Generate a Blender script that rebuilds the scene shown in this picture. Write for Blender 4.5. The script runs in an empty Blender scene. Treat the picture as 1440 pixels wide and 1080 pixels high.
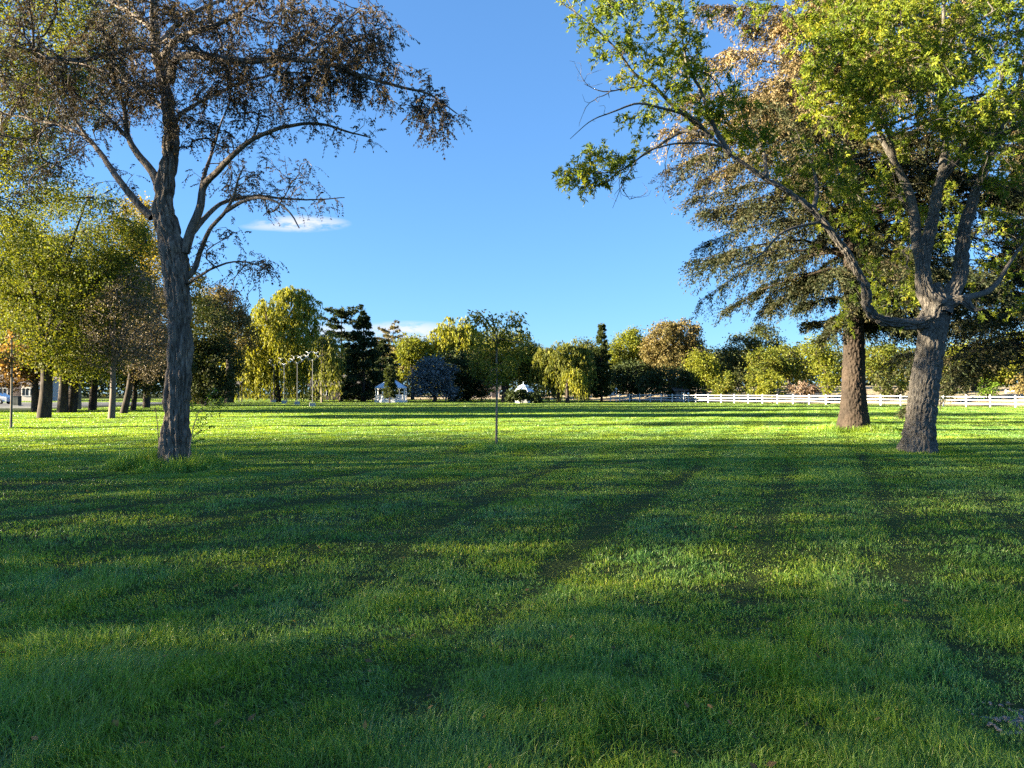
import bpy, math
import numpy as np
from mathutils import Vector, noise as mnoise

# ------------------------------------------------------------------ basics
SC = bpy.context.scene
COL = SC.collection
rng = np.random.default_rng(11)
F, H0, HY = 990.0, 1.65, 551.0          # focal length in photo pixels, eye height, horizon row


def P(px, py, Y):
    return np.array([(px - 720) / F * Y, Y, H0 + (HY - py) / F * Y])


def depth(py):
    return H0 * F / (py - HY)


def tag(o, label=None, cat=None, group=None, kind=None):
    if label: o['label'] = label
    if cat: o['category'] = cat
    if group: o['group'] = group
    if kind: o['kind'] = kind
    return o


def empty(name, loc, label, cat, group=None):
    o = bpy.data.objects.new(name, None)
    o.location = loc
    o.empty_display_size = 0.3
    COL.objects.link(o)
    return tag(o, label, cat, group)


def mesh_np(name, verts, faces, mats, parent=None, attrs=None, mat_idx=None, smooth=False):
    """verts (N,3) in world space; faces: list of int arrays (M,k). One mesh object."""
    me = bpy.data.meshes.new(name)
    verts = np.asarray(verts, dtype=np.float32)
    if parent is not None:
        verts = verts - np.array(parent.location, dtype=np.float32)
    me.vertices.add(len(verts))
    me.vertices.foreach_set('co', verts.ravel())
    faces = [np.asarray(f, dtype=np.int32) for f in faces if len(f)]
    loops = np.concatenate([f.ravel() for f in faces])
    tot = np.concatenate([np.full(len(f), f.shape[1], dtype=np.int32) for f in faces])
    start = np.concatenate([[0], np.cumsum(tot)[:-1]]).astype(np.int32)
    me.loops.add(len(loops))
    me.loops.foreach_set('vertex_index', loops)
    me.polygons.add(len(tot))
    me.polygons.foreach_set('loop_start', start)
    if mat_idx is not None:
        me.polygons.foreach_set('material_index', np.asarray(mat_idx, dtype=np.int32))
    me.polygons.foreach_set('use_smooth', np.full(len(tot), bool(smooth)))
    for k, v in (attrs or {}).items():
        a = me.attributes.new(k, 'FLOAT', 'POINT')
        a.data.foreach_set('value', np.asarray(v, dtype=np.float32))
    me.update(calc_edges=True)
    if not isinstance(mats, (list, tuple)):
        mats = [mats]
    for m in mats:
        me.materials.append(m)
    o = bpy.data.objects.new(name, me)
    COL.objects.link(o)
    if parent is not None:
        o.parent = parent
    return o


class MB:
    """collects boxes / prisms / tubes into one mesh"""
    def __init__(s):
        s.v = []; s.q = []; s.t = []; s.n = 0

    def add(s, v, quads=(), tris=()):
        v = np.asarray(v, float)
        if len(quads): s.q.append(np.asarray(quads) + s.n)
        if len(tris): s.t.append(np.asarray(tris) + s.n)
        s.v.append(v); s.n += len(v)
        return s

    def box(s, c, size, rz=0.0):
        x, y, z = np.array(size) / 2
        v = np.array([[-x, -y, -z], [x, -y, -z], [x, y, -z], [-x, y, -z],
                      [-x, -y, z], [x, -y, z], [x, y, z], [-x, y, z]])
        ca, sa = math.cos(rz), math.sin(rz)
        R = np.array([[ca, -sa, 0], [sa, ca, 0], [0, 0, 1]])
        v = v @ R.T + np.array(c)
        return s.add(v, [[0, 3, 2, 1], [4, 5, 6, 7], [0, 1, 5, 4], [1, 2, 6, 5], [2, 3, 7, 6], [3, 0, 4, 7]])

    def tube(s, pts, rad, n=8):
        v, q = tube(np.asarray(pts, float), np.broadcast_to(np.asarray(rad, float), (len(pts),)), n)
        k = len(v)
        v = np.vstack([v, [np.mean(v[:n], 0)], [np.mean(v[k - n:], 0)]])
        t = [[(i + 1) % n, i, k] for i in range(n)] + [[k - n + i, k - n + (i + 1) % n, k + 1] for i in range(n)]
        s.add(v, q, t)
        return s

    def cone(s, c, r0, r1, z0, z1, n, rot=0.0):
        a = np.arange(n) / n * 2 * math.pi + rot
        b = np.stack([c[0] + r0 * np.cos(a), c[1] + r0 * np.sin(a), np.full(n, z0)], 1)
        t = np.stack([c[0] + r1 * np.cos(a), c[1] + r1 * np.sin(a), np.full(n, z1)], 1)
        i = np.arange(n); j = (i + 1) % n
        s.add(np.vstack([b, t, [[c[0], c[1], z0], [c[0], c[1], z1]]]),
              np.stack([i, j, j + n, i + n], 1),
              np.vstack([np.stack([j, i, np.full(n, 2 * n)], 1), np.stack([i + n, j + n, np.full(n, 2 * n + 1)], 1)]))
        return s

    def build(s, name, mat, parent=None, smooth=False):
        f = []
        if s.q: f.append(np.vstack(s.q))
        if s.t: f.append(np.vstack(s.t))
        return mesh_np(name, np.vstack(s.v), f, mat, parent, smooth=smooth)


def norm(a):
    return a / np.maximum(np.linalg.norm(a, axis=-1, keepdims=True), 1e-9)


def tube(pts, rad, n=6, frames=False):
    """skin a polyline, parallel transported rings"""
    m = len(pts)
    t = np.empty_like(pts)
    t[1:-1] = pts[2:] - pts[:-2]; t[0] = pts[1] - pts[0]; t[-1] = pts[-1] - pts[-2]
    t = norm(t)
    u = np.cross(t[0], [0.31, 0.93, 0.2])
    if np.linalg.norm(u) < .2: u = np.cross(t[0], [1, 0, 0])
    U = np.empty_like(pts); u = u / np.linalg.norm(u)
    for i in range(m):
        u = u - t[i] * np.dot(u, t[i]); u = u / max(np.linalg.norm(u), 1e-9); U[i] = u
    V = np.cross(t, U)
    a = np.arange(n) / n * 2 * math.pi
    v = pts[:, None, :] + rad[:, None, None] * (np.cos(a)[None, :, None] * U[:, None, :] + np.sin(a)[None, :, None] * V[:, None, :])
    i = np.arange(n); j = (i + 1) % n
    q = np.concatenate([np.stack([i + k * n, j + k * n, j + (k + 1) * n, i + (k + 1) * n], 1) for k in range(m - 1)])
    if frames:
        return v, q, U, V, a
    return v.reshape(-1, 3), q


# ------------------------------------------------------------------ value noise
_PERM = np.random.default_rng(3).random((64, 64, 16))


def vnoise(x, y, z=0.0):
    x = np.asarray(x, float); y = np.asarray(y, float); z = np.broadcast_to(np.asarray(z, float), x.shape)
    xi = np.floor(x).astype(int); yi = np.floor(y).astype(int); zi = np.floor(z).astype(int)
    fx = x - xi; fy = y - yi; fz = z - zi
    fx = fx * fx * (3 - 2 * fx); fy = fy * fy * (3 - 2 * fy); fz = fz * fz * (3 - 2 * fz)
    g = lambda a, b, c: _PERM[(xi + a) % 64, (yi + b) % 64, (zi + c) % 16]
    l = lambda p, q, f: p + (q - p) * f
    return l(l(l(g(0, 0, 0), g(1, 0, 0), fx), l(g(0, 1, 0), g(1, 1, 0), fx), fy),
             l(l(g(0, 0, 1), g(1, 0, 1), fx), l(g(0, 1, 1), g(1, 1, 1), fx), fy), fz)


def gh(x, y):
    """height of the lawn"""
    x = np.asarray(x, float); y = np.asarray(y, float)
    fade = np.clip(1.3 - np.abs(y) / 90, 0, 1)
    h = .11 * (vnoise(x / 6 + 9, y / 3.1 + 4) - .5) + .05 * (vnoise(x / 1.9 + 31, y / 1.1 + 7) - .5) + .022 * (vnoise(x / .5 + 3, y / .45) - .5)
    return h * fade


# ------------------------------------------------------------------ materials
def new_mat(name):
    m = bpy.data.materials.new(name); m.use_nodes = True
    nt = m.node_tree
    for n in list(nt.nodes): nt.nodes.remove(n)
    out = nt.nodes.new('ShaderNodeOutputMaterial')
    return m, nt, out


def N(nt, t, **kw):
    n = nt.nodes.new(t)
    for k, v in kw.items():
        if k in n.inputs: n.inputs[k].default_value = v
        else: setattr(n, k, v)
    return n


def ramp(nt, stops):
    r = nt.nodes.new('ShaderNodeValToRGB')
    el = r.color_ramp.elements
    while len(el) < len(stops): el.new(0.5)
    for e, (p, c) in zip(el, stops):
        e.position = p; e.color = (*c, 1)
    return r


def leaf_mat(name, cols, trans=0.4, tcol=(1.25, 1.2, .6), rough=.62, clump=.35, scale=.6):
    """colour by a per-leaf random value plus a slow variation through the crown"""
    m, nt, out = new_mat(name)
    L = nt.links.new
    at = N(nt, 'ShaderNodeAttribute', attribute_name='tint')
    geo = N(nt, 'ShaderNodeNewGeometry')
    nz = N(nt, 'ShaderNodeTexNoise', Scale=scale, Detail=2.0)
    L(geo.outputs['Position'], nz.inputs['Vector'])
    ad = N(nt, 'ShaderNodeMath', operation='MULTIPLY_ADD')
    L(nz.outputs['Fac'], ad.inputs[0]); ad.inputs[1].default_value = clump * 2.4
    sb = N(nt, 'ShaderNodeMath', operation='SUBTRACT'); L(at.outputs['Fac'], sb.inputs[0]); sb.inputs[1].default_value = clump * 1.2
    L(sb.outputs[0], ad.inputs[2])
    n = len(cols)
    r = ramp(nt, [(i / (n - 1), c) for i, c in enumerate(cols)])
    L(ad.outputs[0], r.inputs[0])
    b = N(nt, 'ShaderNodeBsdfPrincipled'); b.inputs['Roughness'].default_value = rough
    b.inputs['Specular IOR Level'].default_value = .2
    L(r.outputs[0], b.inputs['Base Color'])
    if trans > 0:
        tr = N(nt, 'ShaderNodeBsdfTranslucent')
        mx = N(nt, 'ShaderNodeMix', data_type='RGBA', blend_type='MULTIPLY')
        mx.inputs['Factor'].default_value = 1
        L(r.outputs[0], mx.inputs['A']); mx.inputs['B'].default_value = (*tcol, 1)
        L(mx.outputs['Result'], tr.inputs['Color'])
        ms = N(nt, 'ShaderNodeMixShader'); ms.inputs[0].default_value = trans
        L(b.outputs[0], ms.inputs[1]); L(tr.outputs[0], ms.inputs[2]); L(ms.outputs[0], out.inputs[0])
    else:
        L(b.outputs[0], out.inputs[0])
    return m


def bark_mat(name, dark, light, sx=9.0, sz=1.6, bump=.6, lichen=None):
    m, nt, out = new_mat(name)
    L = nt.links.new
    geo = N(nt, 'ShaderNodeNewGeometry')
    mp = N(nt, 'ShaderNodeMapping'); mp.inputs['Scale'].default_value = (sx, sx, sz)
    L(geo.outputs['Position'], mp.inputs['Vector'])
    nz = N(nt, 'ShaderNodeTexNoise', Scale=1.0, Detail=6.0, Roughness=.65)
    nz.inputs['Distortion'].default_value = .6
    L(mp.outputs[0], nz.inputs['Vector'])
    r = ramp(nt, [(.33, dark), (.68, light)])
    L(nz.outputs['Fac'], r.inputs[0])
    big = N(nt, 'ShaderNodeTexNoise', Scale=1.7, Detail=3.0)
    L(geo.outputs['Position'], big.inputs['Vector'])
    rb = ramp(nt, [(.35, (.75, .75, .75)), (.65, (1.2, 1.15, 1.1))])
    L(big.outputs['Fac'], rb.inputs[0])
    mx = N(nt, 'ShaderNodeMix', data_type='RGBA', blend_type='MULTIPLY'); mx.inputs['Factor'].default_value = 1
    L(r.outputs[0], mx.inputs['A']); L(rb.outputs[0], mx.inputs['B'])
    b = N(nt, 'ShaderNodeBsdfPrincipled'); b.inputs['Roughness'].default_value = .9
    b.inputs['Specular IOR Level'].default_value = .15
    L(mx.outputs['Result'], b.inputs['Base Color'])
    bp = N(nt, 'ShaderNodeBump'); bp.inputs['Strength'].default_value = bump; bp.inputs['Distance'].default_value = .03
    L(nz.outputs['Fac'], bp.inputs['Height']); L(bp.outputs[0], b.inputs['Normal'])
    L(b.outputs[0], out.inputs[0])
    return m


def flat_mat(name, col, rough=.6, var=.12, scale=3.0, metal=0.0):
    m, nt, out = new_mat(name)
    L = nt.links.new
    geo = N(nt, 'ShaderNodeNewGeometry')
    nz = N(nt, 'ShaderNodeTexNoise', Scale=scale, Detail=4.0)
    L(geo.outputs['Position'], nz.inputs['Vector'])
    c = np.array(col)
    r = ramp(nt, [(.3, tuple(c * (1 - var))), (.7, tuple(np.minimum(c * (1 + var), 1)))])
    L(nz.outputs['Fac'], r.inputs[0])
    b = N(nt, 'ShaderNodeBsdfPrincipled'); b.inputs['Roughness'].default_value = rough; b.inputs['Metallic'].default_value = metal
    L(r.outputs[0], b.inputs['Base Color']); L(b.outputs[0], out.inputs[0])
    return m


# ------------------------------------------------------------------ tree skeletons
class Skel:
    def __init__(s):
        s.pos = np.zeros((4000, 3)); s.dir = np.zeros((4000, 3)); s.par = np.full(4000, -1); s.n = 0
        s.fix = np.zeros(4000)          # fixed radius of hand-set limbs
        s.cnt = np.zeros(4000)
        s.chains = []                   # (node list, is_limb)
        s.limbs = []

    def _push(s, p, d, par, fix=0.0):
        if s.n >= len(s.pos):
            k = len(s.pos)
            s.pos = np.vstack([s.pos, np.zeros((k, 3))]); s.dir = np.vstack([s.dir, np.zeros((k, 3))])
            s.par = np.concatenate([s.par, np.full(k, -1)]); s.fix = np.concatenate([s.fix, np.zeros(k)])
            s.cnt = np.concatenate([s.cnt, np.zeros(k)])
        i = s.n; s.pos[i] = p; s.dir[i] = d; s.par[i] = par; s.fix[i] = fix; s.n += 1
        return i

    def limb(s, pts, rad, step=.2, wig=.0, join=True):
        """a hand-set limb; joined to the nearest node of what is there"""
        pts = np.asarray(pts, float); rad = np.asarray(rad, float)
        d = np.concatenate([[0], np.cumsum(np.linalg.norm(np.diff(pts, axis=0), axis=1))])
        m = max(4, int(d[-1] / step))
        tt = np.linspace(0, d[-1], m)
        # catmull-rom through the points
        out = np.empty((m, 3))
        for k in range(3):
            tan = np.gradient(pts[:, k], d) if len(pts) > 2 else np.full(len(pts), (pts[-1, k] - pts[0, k]) / d[-1])
            i = np.clip(np.searchsorted(d, tt, 'right') - 1, 0, len(pts) - 2)
            h = d[i + 1] - d[i]; u = (tt - d[i]) / h
            out[:, k] = ((2 * u**3 - 3 * u**2 + 1) * pts[i, k] + (u**3 - 2 * u**2 + u) * h * tan[i]
                         + (-2 * u**3 + 3 * u**2) * pts[i + 1, k] + (u**3 - u**2) * h * tan[i + 1])
        rr = np.interp(tt, d, rad)
        if wig:
            w = np.cumsum(rng.normal(0, 1, (m, 3)), 0); w -= np.linspace(0, 1, m)[:, None] * w[-1]
            out += w * wig * step
        par = -1
        if join and s.n:
            par = int(np.argmin(np.linalg.norm(s.pos[:s.n] - out[0], axis=1)))
        ids = []
        for i in range(m):
            dv = out[min(i + 1, m - 1)] - out[max(i - 1, 0)]
            par = s._push(out[i], dv / max(np.linalg.norm(dv), 1e-9), par, rr[i]); ids.append(par)
        s.limbs.append(ids)
        return ids

    def grow(s, att, step=.3, wig=.05, bend=.45, maxfix=1e9, skip=0):
        """join each attractor to the skeleton by a curved shoot, nearest ones first"""
        att = np.asarray(att, float)
        d0 = np.array([np.min(np.linalg.norm(s.pos[skip:s.n] - a, axis=1)) for a in att])
        for a in att[np.argsort(d0)]:
            v = a - s.pos[skip:s.n]
            d = np.linalg.norm(v, axis=1)
            c = np.einsum('ij,ij->i', v, s.dir[skip:s.n]) / np.maximum(d, 1e-6)
            k = skip + int(np.argmin(d * (1.45 - .65 * c)))
            p0 = s.pos[k]; dd = np.linalg.norm(a - p0)
            m = max(2, int(dd / step) + 1)
            u = np.linspace(0, 1, m + 1)[1:, None]
            c1 = p0 + s.dir[k] * dd * bend + rng.normal(0, .06, 3) * dd
            pts = (1 - u)**2 * p0 + 2 * u * (1 - u) * c1 + u**2 * a
            if m > 2:
                pts[:-1] += rng.normal(0, wig, (m - 1, 3)) * min(1, dd)
            ids = [k]; prev = k; pp = p0
            for q in pts:
                dv = q - pp; prev = s._push(q, dv / max(np.linalg.norm(dv), 1e-9), prev); ids.append(prev); pp = q
            s.chains.append(ids)
            j = prev
            while j >= 0:
                s.cnt[j] += 1; j = s.par[j]

    def radii(s, rtip, power=.5, rmax=.2):
        r = rtip * np.maximum(s.cnt[:s.n], 1)**power
        r = np.minimum(r, rmax)
        f = s.fix[:s.n]
        return np.where(f > 0, f, r)

    def wood(s, rtip, power=.5, rmax=.2, sides=5, limb_sides=10, bark=None):
        r = s.radii(rtip, power, rmax)
        V = []; Q = []; n = 0
        ring = np.zeros(s.n, int)               # a vertex of the ring round each node
        def knit(ids, m, k, par):
            # sew the foot of a branch to the wood it grows from
            g = ring[par]
            ring[ids] = n + np.round(np.linspace(0, m - 1, len(ids))).astype(int) * k
            if par >= 0:
                Q.append(np.array([[n, n + 1, g + 1, g]]))
        for li, ids in enumerate(s.limbs):
            p = s.pos[ids]; rr = r[ids]
            if bark and rr.max() > bark.get('min', .1):
                v, q = barked(p, rr, bark); k = bark['sides']
            else:
                k = limb_sides if rr.max() > .04 else sides
                v, q = tube(p, rr, k)
            knit(ids, len(v) // k, k, s.par[ids[0]])
            V.append(v); Q.append(q + n); n += len(v)
        for ids in s.chains:
            p = s.pos[ids]; rr = r[ids].copy()
            rr[0] = min(rr[0], rr[1] * 1.25)
            rr[-1] *= .6
            k = sides if rr[0] > .012 else 3
            v, q = tube(p, rr, k)
            g = ring[ids[0]]
            knit(ids, len(p), k, ids[0]); ring[ids[0]] = g
            V.append(v); Q.append(q + n); n += len(v)
        return np.vstack(V), np.vstack(Q)


def barked(p, r, b):
    """a limb with real furrows in its bark"""
    d = np.concatenate([[0], np.cumsum(np.linalg.norm(np.diff(p, axis=0), axis=1))])
    m = int(d[-1] / b['step']) + 2
    tt = np.linspace(0, d[-1], m)
    pp = np.stack([np.interp(tt, d, p[:, k]) for k in range(3)], 1)
    # smooth the resampled line
    for _ in range(6):
        pp[1:-1] = .25 * pp[:-2] + .5 * pp[1:-1] + .25 * pp[2:]
    rr = np.interp(tt, d, r)
    n = b['sides']
    v, q, U, V, a = tube(pp, rr, n, frames=True)
    A, T = np.meshgrid(a, tt)
    R = rr[:, None]
    seed = float(p[0, 0] * 3.1)
    cx, cy = np.cos(A) * R, np.sin(A) * R
    tw = b.get('twist', 0)
    ca, sa = np.cos(A + T * tw), np.sin(A + T * tw)
    cx, cy = ca * R, sa * R
    f = b['fx']
    n1 = vnoise((cx * f + 20 + seed) + .8 * vnoise(cx * 3 + 5, cy * 3 + 5, T * 2.2), cy * f + 20, T * b['fz'] + seed)
    n2 = vnoise(cx * f * 2.1 + 40, cy * f * 2.1 + 40 + seed, T * b['fz'] * 2.3)
    ridge = 1 - np.abs(2 * n1 - 1)          # crests between furrows
    n3 = vnoise(cx * 2.5 + 7, cy * 2.5 + 7, T * .9 + seed) - .5
    n4 = vnoise(cx * f * 4.3 + 11, cy * f * 4.3 + 11 + seed, T * b['fz'] * 5.1)
    disp = b['amp'] * (-(ridge**2.4) * 1.4 + .9 * (n2 - .5) + .55 * (n4 - .5)) * np.minimum(1, R / .12) + n3 * .12 * R
    fl = b.get('flare')
    if fl:      # root flare on the trunk
        lob = .6 + .4 * np.cos(A * fl['n'] + seed) + .3 * np.cos(A * 3 + 1)
        disp = disp + fl['amp'] * lob * np.exp(-T / fl['h'])
    rad = (np.cos(A)[..., None] * U[:, None, :] + np.sin(A)[..., None] * V[:, None, :])
    v = v + rad * disp[..., None]
    return v.reshape(-1, 3), q


def in_blobs(blobs, n, Y, zdepth=1.0, shell=.45):
    """random points in ellipses given in photo pixels at depth Y: (px, py, rx, ry[, dy, weight])"""
    w = np.array([b[2] * b[3] * (b[5] if len(b) > 5 else 1) for b in blobs], float); w /= w.sum()
    k = rng.choice(len(blobs), n, p=w)
    d = norm(rng.normal(0, 1, (n, 3)))
    rad = rng.random(n)**(1 / 3) * (1 - shell) + shell * rng.random(n)**.12
    B = np.array([[*b[:4], b[4] if len(b) > 4 else 0] for b in blobs], float)[k]
    Yc = Y + B[:, 4]
    s = Yc / F
    c = np.stack([(B[:, 0] - 720) * s, Yc, H0 + (HY - B[:, 1]) * s], 1)
    rx = B[:, 2] * s; rz = B[:, 3] * s
    ry = np.maximum(rx, rz * .6) * zdepth
    return c + d * rad[:, None] * np.stack([rx, ry, rz], 1)


def leaf_quads(c, axis, L, W, side=None):
    """one diamond leaf per centre: base, left, tip, right"""
    n = len(c)
    axis = norm(axis)
    if side is None:
        side = np.cross(axis, rng.normal(0, 1, (n, 3)))
    side = norm(side)
    L = np.broadcast_to(L, (n,))[:, None]; W = np.broadcast_to(W, (n,))[:, None]
    v = np.empty((n, 4, 3))
    v[:, 0] = c; v[:, 1] = c + axis * L * .42 + side * W * .5
    v[:, 2] = c + axis * L; v[:, 3] = c + axis * L * .42 - side * W * .5
    return v.reshape(-1, 3), np.arange(n * 4).reshape(n, 4)


def leaf_obj(name, mat, parent, c, axis, L, W, tint=None, side=None):
    v, q = leaf_quads(c, axis, L, W, side)
    if tint is None: tint = rng.random(len(c))
    return mesh_np(name, v, [q], mat, parent, {'tint': np.repeat(tint, 4)})
# ------------------------------------------------------------------ camera, light, sky
cam = bpy.data.objects.new('camera', bpy.data.cameras.new('camera'))
COL.objects.link(cam)
cam.data.sensor_width = 36; cam.data.lens = 36 * F / 1440
cam.data.clip_start = .05; cam.data.clip_end = 3000
cam.location = (0, 0, H0)
cam.rotation_euler = (math.radians(90) + math.atan((HY - 540) / F), 0, 0)
SC.camera = cam

SUN_EL = math.radians(12.5)
SUN_BACK = math.radians(6.5)
to_sun = Vector((-math.cos(SUN_BACK) * math.cos(SUN_EL), -math.sin(SUN_BACK) * math.cos(SUN_EL), math.sin(SUN_EL)))
sl = bpy.data.lights.new('sun', 'SUN'); sl.energy = 3.7; sl.angle = math.radians(.5); sl.color = (1, .87, .62)
so = bpy.data.objects.new('sun', sl); COL.objects.link(so)
so.rotation_euler = to_sun.to_track_quat('Z', 'Y').to_euler(); so.location = (-40, -10, 30)

w = bpy.data.worlds.new('World'); SC.world = w; w.use_nodes = True
nt = w.node_tree; L = nt.links.new
bg = nt.nodes['Background']; bg.inputs['Strength'].default_value = .062
sky = N(nt, 'ShaderNodeTexSky', sky_type='NISHITA', sun_disc=False, sun_elevation=SUN_EL,
        sun_rotation=math.atan2(to_sun.x, to_sun.y), altitude=600, air_density=1.0, dust_density=.1, ozone_density=4.5)
gm = N(nt, 'ShaderNodeGamma'); gm.inputs['Gamma'].default_value = .62; L(sky.outputs[0], gm.inputs['Color'])
hs = N(nt, 'ShaderNodeMix', data_type='RGBA', blend_type='MULTIPLY'); hs.inputs['Factor'].default_value = 1
L(gm.outputs[0], hs.inputs['A']); hs.inputs['B'].default_value = (.40, .60, .82, 1)
tc = N(nt, 'ShaderNodeTexCoord'); sp = N(nt, 'ShaderNodeSeparateXYZ'); L(tc.outputs['Generated'], sp.inputs[0])


def mth(op, a, b=None, c=None, clamp=False):
    n = N(nt, 'ShaderNodeMath', operation=op); n.use_clamp = clamp
    for i, v in enumerate((a, b, c)):
        if v is None: continue
        if isinstance(v, (int, float)): n.inputs[i].default_value = v
        else: L(v, n.inputs[i])
    return n.outputs[0]


ymax = mth('MAXIMUM', sp.outputs[1], .05)
U_ = mth('DIVIDE', sp.outputs[0], ymax); V_ = mth('DIVIDE', sp.outputs[2], ymax)
cv = N(nt, 'ShaderNodeCombineXYZ'); L(U_, cv.inputs[0]); L(mth('MULTIPLY', V_, 3.2), cv.inputs[1])
cn = N(nt, 'ShaderNodeTexNoise', Scale=22.0, Detail=8.0, Roughness=.68); L(cv.outputs[0], cn.inputs['Vector'])
mask = None
front = mth('GREATER_THAN', sp.outputs[1], .05)
for (px, py, rx, ry, amt) in ((422, 314, 74, 13, 1.0), (395, 318, 62, 7, .7), (572, 466, 90, 16, .95), (468, 468, 44, 16, .8), (880, 560, 300, 10, .25)):
    du = mth('DIVIDE', mth('SUBTRACT', U_, (px - 720) / F), rx / F)
    dv = mth('DIVIDE', mth('SUBTRACT', V_, (HY - py) / F), ry / F)
    r2 = mth('ADD', mth('MULTIPLY', du, du), mth('MULTIPLY', dv, dv))
    e = mth('SUBTRACT', 1.0, r2, clamp=True)
    k = mth('MULTIPLY', mth('MULTIPLY', e, mth('MULTIPLY_ADD', cn.outputs['Fac'], 6.0, -2.2, clamp=True)), amt, clamp=True)
    mask = k if mask is None else mth('MAXIMUM', mask, k)
mask = mth('MULTIPLY', mask, front)
mx = N(nt, 'ShaderNodeMix', data_type='RGBA'); L(mask, mx.inputs['Factor']); L(hs.outputs['Result'], mx.inputs['A'])
mx.inputs['B'].default_value = (1.5, 1.55, 1.7, 1)
L(mx.outputs['Result'], bg.inputs['Color'])

SC.view_settings.view_transform = 'Standard'; SC.view_settings.look = 'None'
SC.view_settings.gamma = 1; SC.view_settings.use_curve_mapping = False
SC.view_settings.exposure = 3.4
cy = SC.cycles
cy.max_bounces = 6; cy.diffuse_bounces = 4; cy.glossy_bounces = 2; cy.transmission_bounces = 4; cy.transparent_max_bounces = 4
cy.caustics_reflective = False; cy.caustics_refractive = False
cy.sample_clamp_indirect = 6
cy.use_denoising = False

# ------------------------------------------------------------------ palettes
M = {}
M['locust'] = leaf_mat('locust_leaf', [(.018, .02, .010), (.034, .03, .017), (.062, .042, .027), (.115, .078, .04)], .3, clump=.25, scale=.5)  # shade put into the leaf colour, so the crown stays dark even in sun
M['ash'] = leaf_mat('ash_leaf', [(.055, .10, .014), (.13, .185, .02), (.24, .275, .028), (.38, .33, .035)], .45, clump=.3, scale=.7)
M['olive'] = leaf_mat('olive_green_leaf', [(.04, .065, .012), (.085, .115, .016), (.16, .17, .022), (.26, .23, .03)], .42, clump=.35, scale=.35)
M['yellowgreen'] = leaf_mat('yellow_green_leaf', [(.06, .09, .012), (.16, .18, .02), (.30, .28, .025)], .42, clump=.3, scale=.35)
M['amber'] = leaf_mat('amber_leaf', [(.14, .12, .02), (.28, .22, .03), (.40, .29, .04)], .4, clump=.3, scale=.35)
M['rust'] = leaf_mat('rust_leaf', [(.14, .09, .04), (.26, .15, .06), (.38, .22, .06)], .35, clump=.3, scale=.35)
M['willow'] = leaf_mat('willow_leaf', [(.10, .125, .02), (.23, .24, .03), (.37, .335, .035)], .4, clump=.3, scale=.25)
M['willowgreen'] = leaf_mat('green_willow_leaf', [(.06, .08, .018), (.135, .15, .025), (.24, .225, .035)], .4, clump=.3, scale=.3)
M['dark'] = leaf_mat('dark_green_leaf', [(.02, .032, .010), (.035, .052, .014), (.065, .08, .018)], .2, clump=.3, scale=.4)
M['dull'] = leaf_mat('dull_green_leaf', [(.03, .045, .014), (.06, .075, .02), (.12, .11, .03)], .3, clump=.3, scale=.4)
M['spruce'] = leaf_mat('spruce_needle', [(.028, .042, .018), (.055, .07, .026), (.10, .105, .035)], .12, clump=.3, scale=.6)
M['spruce_tan'] = leaf_mat('spruce_tan_needle', [(.09, .085, .035), (.19, .15, .06), (.30, .22, .09)], .15, clump=.3, scale=.5)
M['cone'] = leaf_mat('spruce_cone', [(.20, .13, .06), (.30, .20, .09), (.38, .27, .12)], 0, clump=.2)
M['blue'] = leaf_mat('blue_spruce_needle', [(.05, .07, .075), (.10, .13, .14), (.30, .33, .35)], .08, clump=.75, scale=1.1)
M['cedar'] = leaf_mat('cedar_leaf', [(.07, .075, .025), (.15, .12, .04), (.24, .17, .06)], .25, clump=.4, scale=.2)
M['pink'] = leaf_mat('pinkish_shrub_leaf', [(.16, .10, .08), (.25, .17, .13), (.32, .24, .17)], .35, clump=.3)
M['deadtwig'] = leaf_mat('dead_leaf', [(.10, .08, .05), (.18, .14, .09), (.25, .20, .12)], .2, clump=.2)
M['bark_locust'] = bark_mat('locust_bark', (.04, .031, .025), (.28, .235, .195), 20, 4, .8)
M['bark_ash'] = bark_mat('ash_bark', (.035, .031, .028), (.20, .182, .16), 30, 9, 1.0)
M['bark_spruce'] = bark_mat('spruce_bark', (.022, .016, .013), (.075, .058, .046), 22, 14, .8)
M['bark'] = bark_mat('grey_brown_bark', (.028, .023, .02), (.088, .073, .061), 10, 2, .5)
M['bark_dark'] = bark_mat('dark_bark', (.025, .02, .018), (.08, .065, .055), 10, 2, .5)
M['bark_pale'] = bark_mat('pale_young_bark', (.14, .115, .09), (.30, .26, .21), 20, 3, .4)
M['twig'] = flat_mat('grey_twig', (.13, .10, .08), .9)
M['white'] = flat_mat('white_paint', (.78, .77, .75), .45, .04)
M['roofwhite'] = flat_mat('pale_blue_metal_roof', (.52, .60, .70), .5, .05)
M['concrete'] = flat_mat('pale_concrete', (.42, .42, .41), .9, .15)
M['steel'] = flat_mat('grey_steel', (.35, .36, .38), .45, .06, metal=.3)
M['greybar'] = flat_mat('dull_grey_bar', (.12, .125, .13), .6, .06)
M['fence'] = flat_mat('weathered_white_rail', (.74, .72, .69), .55, .06)
M['darkwood'] = flat_mat('dark_brown_siding', (.055, .042, .045), .8, .25)
M['greywood'] = flat_mat('weathered_grey_timber', (.20, .18, .17), .85, .2)
M['shingle'] = flat_mat('brown_roof_shingle', (.10, .085, .08), .9, .25)
M['plaster'] = flat_mat('pale_house_wall', (.60, .52, .45), .8, .08)
M['glass'] = flat_mat('dark_window_glass', (.03, .035, .045), .1, .1)
M['carwhite'] = flat_mat('white_car_paint', (.78, .78, .80), .2, .02)
M['rubber'] = flat_mat('black_rubber', (.02, .02, .02), .8, .1)
M['greenbox'] = flat_mat('dark_green_metal', (.03, .045, .04), .5, .15)
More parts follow.
